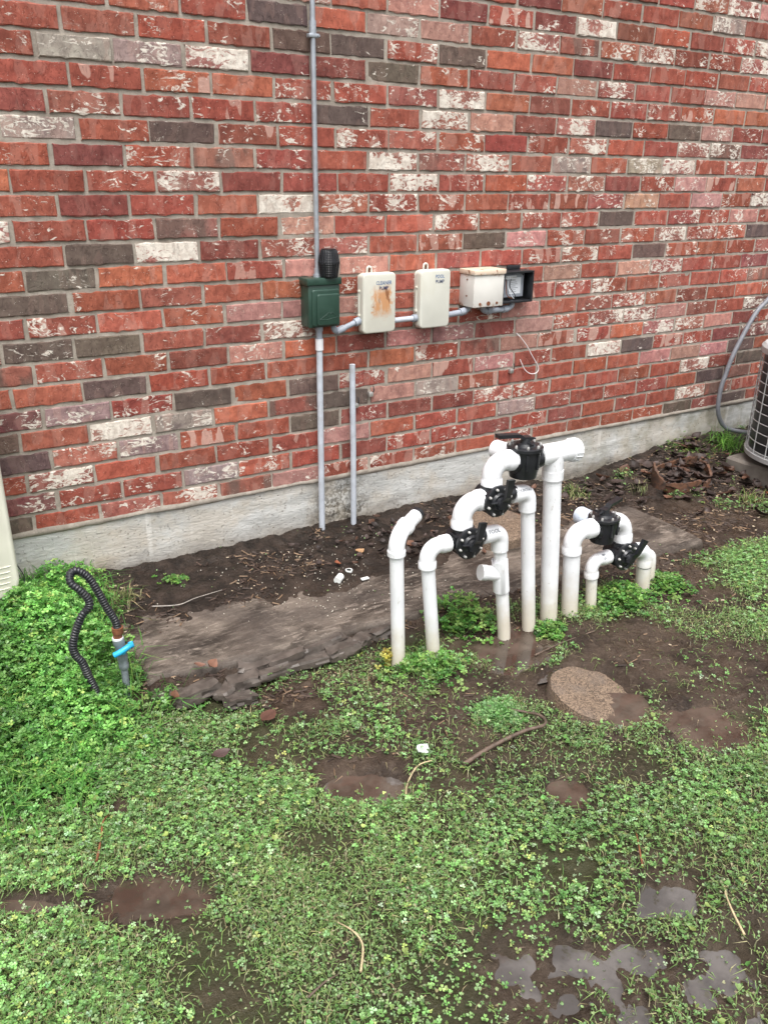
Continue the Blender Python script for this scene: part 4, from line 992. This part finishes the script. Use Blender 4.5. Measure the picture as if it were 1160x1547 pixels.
o = mesh_np('leaf_litter', np.array([tuple(p) for p in P]), np.array(F).ravel(), np.full(len(F), 4), MAT['litter'], None, {'tint': ('FLOAT_COLOR', np.array(C))}, True)
kind(tag(o, 'brown rotting leaves strewn along the wall towards the air conditioner', 'leaf litter'), 'stuff')
# fine mulch, twigs and crumbs on the mud
P, F, C = [], [], []
def sliver(c, L_, w_, rot, tilt, col):
    n0 = len(P); M = Matrix.Translation(c) @ Matrix.Rotation(rot, 4, 'Z') @ Matrix.Rotation(tilt, 4, 'Y')
    for v in ((-L_ / 2, -w_ / 2, 0), (L_ / 2, -w_ / 2, 0), (L_ / 2, w_ / 2, 0), (-L_ / 2, w_ / 2, 0), (-L_ / 2, 0, w_ * .8), (L_ / 2, 0, w_ * .8)): P.append(tuple(M @ Vector(v))); C.append((*col, 1))
    F.extend([(n0, n0 + 1, n0 + 5, n0 + 4), (n0 + 2, n0 + 3, n0 + 4, n0 + 5), (n0 + 1, n0 + 2, n0 + 5, n0 + 5)[:3], (n0 + 3, n0, n0 + 4)])
xs = r.uniform(.4, 3.7, 15000); ys = r.uniform(-1.3, -.02, 15000); mm = mudmask(xs, ys); hz = height(xs, ys); cl = fbm(xs, ys, 5, 3, 33)
for i in range(15000):
    edge = abs(ys[i] + .80 + .062 * (xs[i] - .48)) < .12
    if mm[i] < .4 or (cl[i] < -.03 and not edge) or (ys[i] < -.95 and r.random() < .7): continue
    if .5 < xs[i] < 1.35 and -.68 < ys[i] < -.45 and r.random() < .9: continue
    u = r.random(); col = np.array((.05, .032, .024)) * r.uniform(.6, 1.8) if u < .72 else (np.array((.20, .13, .08)) * r.uniform(.6, 1.3) if u < .93 else np.array((.42, .34, .24)))
    sliver((xs[i], ys[i], hz[i] + .003), r.uniform(.006, .035) if u < .93 else r.uniform(.004, .012), r.uniform(.0015, .005), r.uniform(0, 6.28), r.normal(0, .2), col)
cnt = np.array([len(f) for f in F])
o = mesh_np('mulch', np.array(P), np.concatenate([np.array(f) for f in F]), cnt, MAT['litter'], None, {'tint': ('FLOAT_COLOR', np.array(C))})
kind(tag(o, 'dark wet mulch and twig bits scattered over the mud by the slab', 'mulch'), 'stuff')
# white specks of grit
P, F, C = [], [], []
for i in range(300):
    x, y = (r.normal(1.25, .22), r.uniform(-.72, -.1)) if i < 300 else (r.uniform(.6, 2.4), r.uniform(-1.2, -.3))
    if mudmask(np.array([x]), np.array([y]))[0] < .5: continue
    s = r.uniform(.0010, .0026); z = zg(x, y) + s * .8 if y > -.70 else zg(x, y) + s * .5
    if y < -.33 and .5 < x < 2.6 and y > -.70: z = max(z, .030)
    n0 = len(P)
    for dx, dy, dz in ((1, 0, 0), (-1, 0, 0), (0, 1, 0), (0, -1, 0), (0, 0, 1), (0, 0, -1)): P.append((x + dx * s, y + dy * s, z + dz * s)); C.append((.62, .58, .5, 1))
    F += [(n0 + a, n0 + b_, n0 + c_) for a, b_, c_ in ((0, 2, 4), (2, 1, 4), (1, 3, 4), (3, 0, 4), (2, 0, 5), (1, 2, 5), (3, 1, 5), (0, 3, 5))]
o = mesh_np('white_grit', np.array(P), np.array(F).ravel(), np.full(len(F), 3), MAT['litter'], None, {'tint': ('FLOAT_COLOR', np.array(C))})
kind(tag(o, 'tiny white grit specks sprinkled on the muddy slab', 'grit'), 'stuff')

# ------------------------------------------------------------------ sticks, bark, scraps
def stick(name, pts, r0, m, label, cat='stick', group='sticks on the ground'):
    pp = catmull([(x, y, zg(x, y) + dz) for x, y, dz in pts], 6)
    rr = [r0 * (1 - .55 * i / (len(pp) - 1)) for i in range(len(pp))]
    return tag(MB().tube(pp, rr, 7).build(name, MAT[m], None, 60), label, cat, group)
stick('bark_strip', [(1.08, -1.415, .012), (1.18, -1.405, .016), (1.29, -1.40, .02), (1.36, -1.405, .022), (1.375, -1.37, .026), (1.35, -1.315, .016), (1.29, -1.245, .01)], .0065, 'wood', 'dark hooked strip of wet bark lying left of the round paver', 'bark')
stick('twig', [(.885, -1.45, .012), (.92, -1.40, .016), (.97, -1.37, .016), (1.02, -1.365, .012)], .0032, 'straw', 'pale curved twig below the white scrap')
stick('twig', [(.56, -1.80, .012), (.59, -1.755, .018), (.588, -1.72, .018), (.575, -1.68, .012)], .0028, 'straw', 'tan twig lying in the clover low in the middle')
stick('twig', [(.20, -1.275, .015), (.225, -1.215, .02), (.24, -1.17, .02), (.262, -1.14, .012)], .0030, 'rust', 'reddish brown stalk beside the left puddle')
stick('twig', [(.45, -1.80, .014), (.49, -1.79, .018), (.52, -1.785, .012)], .0026, 'wood', 'short dark twig at the lower left of centre')
stick('twig', [(1.215, -1.89, .012), (1.245, -1.85, .02), (1.28, -1.81, .012)], .0026, 'rust', 'orange brown stalk in the clover at the right')
stick('twig', [(1.25, -2.12, .012), (1.27, -2.07, .02), (1.30, -2.03, .018), (1.315, -2.03, .012)], .0026, 'straw', 'bent straw stalk by the puddles at the lower right')
stick('twig', [(1.60, -1.09, .006), (1.72, -1.08, .012), (1.86, -1.085, .006)], .0035, 'wood', 'thin dark twig across the mud in front of the pipes')
stick('twig', [(.62, -.30, .012), (.70, -.33, .012), (.76, -.325, .02), (.86, -.31, .012)], .0022, 'dirtywire', 'thin pale wire lying across the muddy slab', 'wire')
o = MB().tube([(1.237, -.445, .046), (1.262, -.425, .049)], [.0135, .0135], 16).build('pipe_offcut', MAT['plainwhite'], None, 40)
tag(o, 'short dirty white pipe offcut lying on the slab', 'offcut')
o = MB().tube([(1.318, -.384, .034), (1.318, -.384, .044), (1.318, -.384, .044), (1.318, -.384, .036)], [.0135, .0135, .009, .008], 16, False).build('pipe_ring', MAT['plainwhite'], None, 40)
tag(o, 'small white plastic ring on the mud behind the pipe offcut', 'ring')
o = MB().bbox((1.325, -.47, .034), (1.355, -.455, .040), .002).build('plastic_chip', MAT['plainwhite'], None)
tag(o, 'flat dirty white chip right of the pipe offcut', 'scrap')
P, F, C = [], [], []
leaf_geo(P, F, C, (1.015, -1.325, zg(1.015, -1.325) + .018), .045, .4, (.2, .1), (.60, .68, .60), .2, .8)
o = mesh_np('paper_scrap', np.array([tuple(p) for p in P]), np.array(F).ravel(), np.full(len(F), 4), MAT['litter'], None, {'tint': ('FLOAT_COLOR', np.array(C))}, True)
tag(o, 'small whitish scrap of paper on the clover in the middle', 'scrap')

# ------------------------------------------------------------------ vegetation
def inview(x, y, mg):
    # ground area the picture shows, with a margin around it
    a = (y + 1.574) * 1.161 + (x + .036) * .688 > -mg * 1.35
    b_ = (x - 1.125) * -1.970 + (y + 2.262) * 2.742 > -mg * 3.4
    c_ = x > -.30 - mg * .3
    return a & b_ & c_
def sample(n, density, mg=.22, box=(-.4, 4.1, -2.75, -.01)):
    x = rng.uniform(box[0], box[1], n); y = rng.uniform(box[2], box[3], n)
    k_ = inview(x, y, mg); x, y = x[k_], y[k_]
    d = density(x, y); k_ = rng.random(len(x)) < d
    return x[k_], y[k_]
def palette(n, cols, wts, var=.18):
    cols = np.array(cols); i = rng.choice(len(cols), n, p=np.array(wts) / sum(wts))
    return np.clip(cols[i] * (1 + rng.normal(0, var, (n, 1))) * (1 + rng.normal(0, .05, (n, 3))), .005, .9)
def basis(n, maxtilt):
    az = rng.uniform(0, 2 * np.pi, n); ti = np.abs(rng.normal(0, maxtilt, n))
    nrm = np.stack([np.sin(ti) * np.cos(az), np.sin(ti) * np.sin(az), np.cos(ti)], -1)
    ph = rng.uniform(0, 2 * np.pi, n); t_ = np.stack([np.cos(ph), np.sin(ph), np.zeros(n)], -1)
    t_ -= nrm * (t_ * nrm).sum(-1, keepdims=True); t_ /= np.linalg.norm(t_, axis=-1, keepdims=True)
    return nrm, t_, np.cross(nrm, t_)
def leaflets(base, size, cols, tilt, trefoil=True, fold=.22):
    """round clover leaflets: each 6 verts, 4 tris"""
    n = len(base); nrm, u, v = basis(n, tilt)
    rad = np.array([(0, 0, 0), (.55, .42, fold), (1.0, .30, fold * 1.1), (.92, 0, 0), (1.0, -.30, fold * 1.1), (.55, -.42, fold)])
    tri = np.array([(0, 3, 1), (1, 3, 2), (0, 5, 3), (5, 4, 3)])
    V = []; T = []; Cc = []; off = 0
    for kq in range(3 if trefoil else 1):
        a = kq * 2.094; ca, sa = math.cos(a), math.sin(a)
        uu = u * ca + v * sa; vv = -u * sa + v * ca
        W_ = base[:, None, :] + size[:, None, None] * (rad[None, :, 0:1] * uu[:, None, :] + rad[None, :, 1:2] * vv[:, None, :] * 1.15 + rad[None, :, 2:3] * nrm[:, None, :])
        V.append(W_.reshape(-1, 3)); T.append((np.arange(n)[:, None, None] * 6 + tri[None]).reshape(-1, 3) + off); off += n * 6
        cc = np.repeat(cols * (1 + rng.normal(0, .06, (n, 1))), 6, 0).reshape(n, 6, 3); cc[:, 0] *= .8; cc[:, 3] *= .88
        Cc.append(cc.reshape(-1, 3))
    return np.concatenate(V), np.concatenate(T), np.concatenate(Cc)
def blades(base, length, width, cols, lean):
    n = len(base); az = rng.uniform(0, 2 * np.pi, n); d = np.stack([np.cos(az), np.sin(az), np.zeros(n)], -1); s = np.stack([-np.sin(az), np.cos(az), np.zeros(n)], -1)
    up = np.array([0, 0, 1.]); L_ = length[:, None]; ln = lean[:, None]; w = width[:, None]
    p1 = base + L_ * (.45 * ln * d * .6 + .45 * up * (1 - ln * .35)); p2 = base + L_ * (ln * d + up * np.maximum(.06, .85 - ln * .85))
    V = np.stack([base - s * w * .5, base + s * w * .5, p1 + s * w * .5, p1 - s * w * .5, p2], 1)
    q = np.array([(0, 1, 2), (0, 2, 3), (3, 2, 4)])
    T = (np.arange(n)[:, None, None] * 5 + q[None]).reshape(-1, 3)
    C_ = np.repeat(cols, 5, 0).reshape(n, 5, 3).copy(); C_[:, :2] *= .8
    return V.reshape(-1, 3), T, C_.reshape(-1, 3)
def join(parts):
    V = []; T = []; C_ = []; o_ = 0
    for v, t_, c_ in parts: V.append(v); T.append(t_ + o_); C_.append(c_); o_ += len(v)
    C_ = np.concatenate(C_); return np.concatenate(V), np.concatenate(T), np.concatenate([C_, np.ones((len(C_), 1))], 1)
def stuff(name, parts, m, label, cat):
    V, T, C_ = join(parts)
    o = mesh_np(name, V, T.ravel(), np.full(len(T), 3), MAT[m], None, {'tint': ('FLOAT_COLOR', C_)})
    return kind(tag(o, label, cat), 'stuff')

GREEN = [(.20, .375, .115), (.15, .30, .085), (.27, .44, .185), (.34, .46, .27), (.33, .42, .13), (.06, .13, .035)]
GW = [.34, .26, .18, .06, .08, .08]
LGREEN = [(.17, .38, .085), (.12, .31, .065), (.24, .46, .13), (.33, .47, .12), (.06, .16, .035)]
LW = [.32, .28, .2, .08, .12]
GRASSC = [(.20, .32, .10), (.27, .36, .13), (.14, .235, .07), (.36, .34, .19), (.27, .24, .14)]
def cover(x, y):
    m = mudmask(x, y); pt = fbm(x, y, 6, 4, 51)
    d = np.clip(1.02 - 1.12 * m, 0, 1) * np.clip(.78 + pt * 3.0, .10, 1)
    d = np.maximum(d, np.where((m > .2) & (m < .97), np.clip(pt * 3.4 - .28, 0, .6), 0))
    hh = height(x, y); brm = ell(x, y, (1.08, -2.08, .44, .29, -.53), 1.0, .4, .2, 77)
    d = np.where(brm > .3, np.clip((hh + .030) * 42, .03, .72) * np.clip(.8 + pt * 2.6, .15, 1), d)
    return d * (1 - .93 * behind(x, y) * sstep(2.9, 2.4, x))
# creeping clover, short
x, y = sample(260000, lambda a, b_: cover(a, b_) * (1 - .55 * lushmask(a, b_)) * np.clip(.50 + fbm(a, b_, 3.5, 3, 52) * 2.4, .08, 1))
z = height(x, y); hgt = rng.gamma(2., .0060, len(x)) + .003
base = np.stack([x, y, z + hgt], -1)
tone = np.clip(1 + fbm(x, y, 2.2, 3, 53) * 1.2, .65, 1.5)[:, None]
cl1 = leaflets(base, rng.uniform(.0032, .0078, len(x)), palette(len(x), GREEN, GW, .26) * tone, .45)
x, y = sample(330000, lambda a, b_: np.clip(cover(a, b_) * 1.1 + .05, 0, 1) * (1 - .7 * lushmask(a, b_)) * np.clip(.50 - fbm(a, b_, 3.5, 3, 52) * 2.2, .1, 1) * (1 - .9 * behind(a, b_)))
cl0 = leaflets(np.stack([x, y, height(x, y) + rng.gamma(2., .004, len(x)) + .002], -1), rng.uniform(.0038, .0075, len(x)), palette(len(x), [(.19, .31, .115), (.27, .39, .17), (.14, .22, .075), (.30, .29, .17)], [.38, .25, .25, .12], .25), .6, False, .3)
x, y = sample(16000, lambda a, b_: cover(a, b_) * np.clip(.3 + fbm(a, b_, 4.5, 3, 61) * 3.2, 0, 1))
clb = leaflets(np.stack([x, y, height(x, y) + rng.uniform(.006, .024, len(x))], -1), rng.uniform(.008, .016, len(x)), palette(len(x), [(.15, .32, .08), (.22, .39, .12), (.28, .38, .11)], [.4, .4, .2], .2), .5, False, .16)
# lush clump around the hose
x, y = sample(62000, lambda a, b_: lushmask(a, b_), .25, (-.4, .95, -1.3, -.01))
z = height(x, y); lm = lushmask(x, y); hgt = lm * (rng.beta(2.2, 1.4, len(x)) * .125) * np.clip(.85 + fbm(x, y, 6, 3, 54) * 1.6, .35, 1.4) + .008
keep = rng.random(len(x)) < np.clip(.35 + hgt * 7, 0, 1); x, y, z, hgt = x[keep], y[keep], z[keep], hgt[keep]
cl2 = leaflets(np.stack([x, y, z + hgt], -1), rng.uniform(.006, .0125, len(x)), palette(len(x), LGREEN, LW) * np.clip(1 + fbm(x, y, 5, 3, 55) * 1.3, .6, 1.6)[:, None], .6)
stuff('clover', [cl0, cl1, clb, cl2], 'clover', 'low green clover covering the lawn, thick and tall around the hose', 'clover')
# grass: short lawn blades, taller among the lush clump, straw in thin places
x, y = sample(520000, lambda a, b_: cover(a, b_) * np.clip(.55 + fbm(a, b_, 3.0, 3, 57) * 2.0, .08, 1))
n = len(x); base = np.stack([x, y, height(x, y) - .002], -1)
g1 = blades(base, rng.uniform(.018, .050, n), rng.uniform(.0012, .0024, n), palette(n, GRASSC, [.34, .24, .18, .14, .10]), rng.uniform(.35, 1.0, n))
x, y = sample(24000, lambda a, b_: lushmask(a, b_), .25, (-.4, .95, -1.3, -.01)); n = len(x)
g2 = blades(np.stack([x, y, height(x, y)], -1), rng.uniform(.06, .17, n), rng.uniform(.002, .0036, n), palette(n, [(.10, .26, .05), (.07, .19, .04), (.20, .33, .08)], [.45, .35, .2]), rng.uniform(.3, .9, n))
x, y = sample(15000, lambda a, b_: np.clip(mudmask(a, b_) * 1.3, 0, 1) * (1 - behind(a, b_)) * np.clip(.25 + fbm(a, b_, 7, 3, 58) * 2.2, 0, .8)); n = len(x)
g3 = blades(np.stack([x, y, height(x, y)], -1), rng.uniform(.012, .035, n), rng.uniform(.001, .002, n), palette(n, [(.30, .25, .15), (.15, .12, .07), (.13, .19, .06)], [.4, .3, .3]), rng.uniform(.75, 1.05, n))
stuff('grass', [g1, g2, g3], 'grass', 'thin wet lawn grass growing between the clover and the mud', 'grass')

def plant(name, label, c, n, spread, hmax, leaf, cols, nb=0, blen=.08, cat='weed', group=None):
    x = c[0] + rng.normal(0, spread, n); y = c[1] + rng.normal(0, spread, n)
    d = np.hypot(x - c[0], y - c[1]) / spread; hh = hmax * np.clip(1 - d * .28, .15, 1) * rng.uniform(.15, 1, n)
    parts = []
    if n: parts.append(leaflets(np.stack([x, y, height(x, y) + hh], -1), rng.uniform(.6, 1.2, n) * leaf, palette(n, cols, [1] * len(cols), .22), .55, leaf < .014))
    if nb:
        bx = c[0] + rng.normal(0, spread * .45, nb); by = c[1] + rng.normal(0, spread * .45, nb)
        parts.append(blades(np.stack([bx, by, height(bx, by)], -1), rng.uniform(.4, 1.1, nb) * blen, rng.uniform(.002, .0038, nb), palette(nb, cols, [1] * len(cols)), rng.uniform(.2, 1., nb)))
    V, T, C_ = join(parts)
    o = mesh_np(name, V, T.ravel(), np.full(len(T), 3), MAT['clover'], None, {'tint': ('FLOAT_COLOR', C_)})
    return tag(o, label, cat, group)
WG = [(.11, .27, .05), (.07, .19, .04), (.17, .33, .07), (.23, .35, .10)]
plant('leafy_weed', 'bright green leafy weed growing between the POOL and FOUNTAIN pipes', (1.50, -.83), 260, .050, .10, .013, WG, 50, .09)
plant('leafy_weed', 'large leaved bright weed growing under the MAIN DRAIN valve', (2.09, -.985), 300, .048, .09, .0135, WG, 20, .07)
plant('leafy_weed', 'low clover tuft at the foot of the leftmost pipes', (1.25, -.985), 420, .07, .055, .010, WG, 160, .06)
plant('leafy_weed', 'grassy weeds at the foot of the tall capped tee pipe', (1.74, -1.0), 150, .026, .04, .011, WG, 60, .07)
plant('leafy_weed', 'weedy tuft right of the small manifold', (2.33, -.98), 320, .045, .05, .011, WG, 40, .07)
plant('leafy_weed', 'small sprout on the mud beside the footing', (.735, -.165), 46, .022, .03, .009, WG, 6, .03)
plant('leafy_weed', 'yellow leaved seedling beside the leftmost white pipe', (1.165, -.905), 22, .012, .10, .012, [(.50, .42, .08), (.45, .45, .12)], 0)
_patch = plant('clover_patch', 'round pale green clover patch left of the round paver', (1.30, -1.285), 760, .029, .018, .0115, [(.13, .28, .08), (.19, .33, .13)], 60, .03)
kind(_patch, 'stuff')
plant('grass_tuft', 'tuft of pale grass by the footing behind the tall pipe', (2.62, -.17), 0, .06, .0, .01, [(.20, .27, .08), (.30, .30, .14), (.11, .2, .05)], 55, .13, 'grass tuft')
plant('grass_tuft', 'tuft of green grass in the leaf litter near the air conditioner pad', (3.33, -.60), 0, .05, .0, .01, [(.12, .24, .05), (.2, .3, .08), (.35, .31, .16)], 60, .15, 'grass tuft')
plant('grass_tuft', 'tall fresh grass between the footing and the air conditioner', (3.70, -.16), 0, .09, .0, .01, [(.12, .30, .05), (.18, .36, .07)], 170, .20, 'grass tuft')
plant('grass_tuft', 'flattened straw tuft on the mud beside the black hose', (.55, -.22), 0, .05, .0, .01, [(.26, .25, .12), (.36, .31, .18), (.14, .18, .06)], 60, .12, 'grass tuft')
plant('grass_tuft', 'wispy dry tuft left of the rusty planter ring', (2.95, -.26), 0, .05, .0, .01, [(.3, .28, .15), (.2, .24, .1)], 26, .11, 'grass tuft')
kind(plant('footing_weeds', 'mossy weeds along the footing left of the air conditioner', (3.45, -.09), 130, .10, .03, .010, [(.10, .18, .04), (.16, .22, .06)], 30, .05), 'stuff')
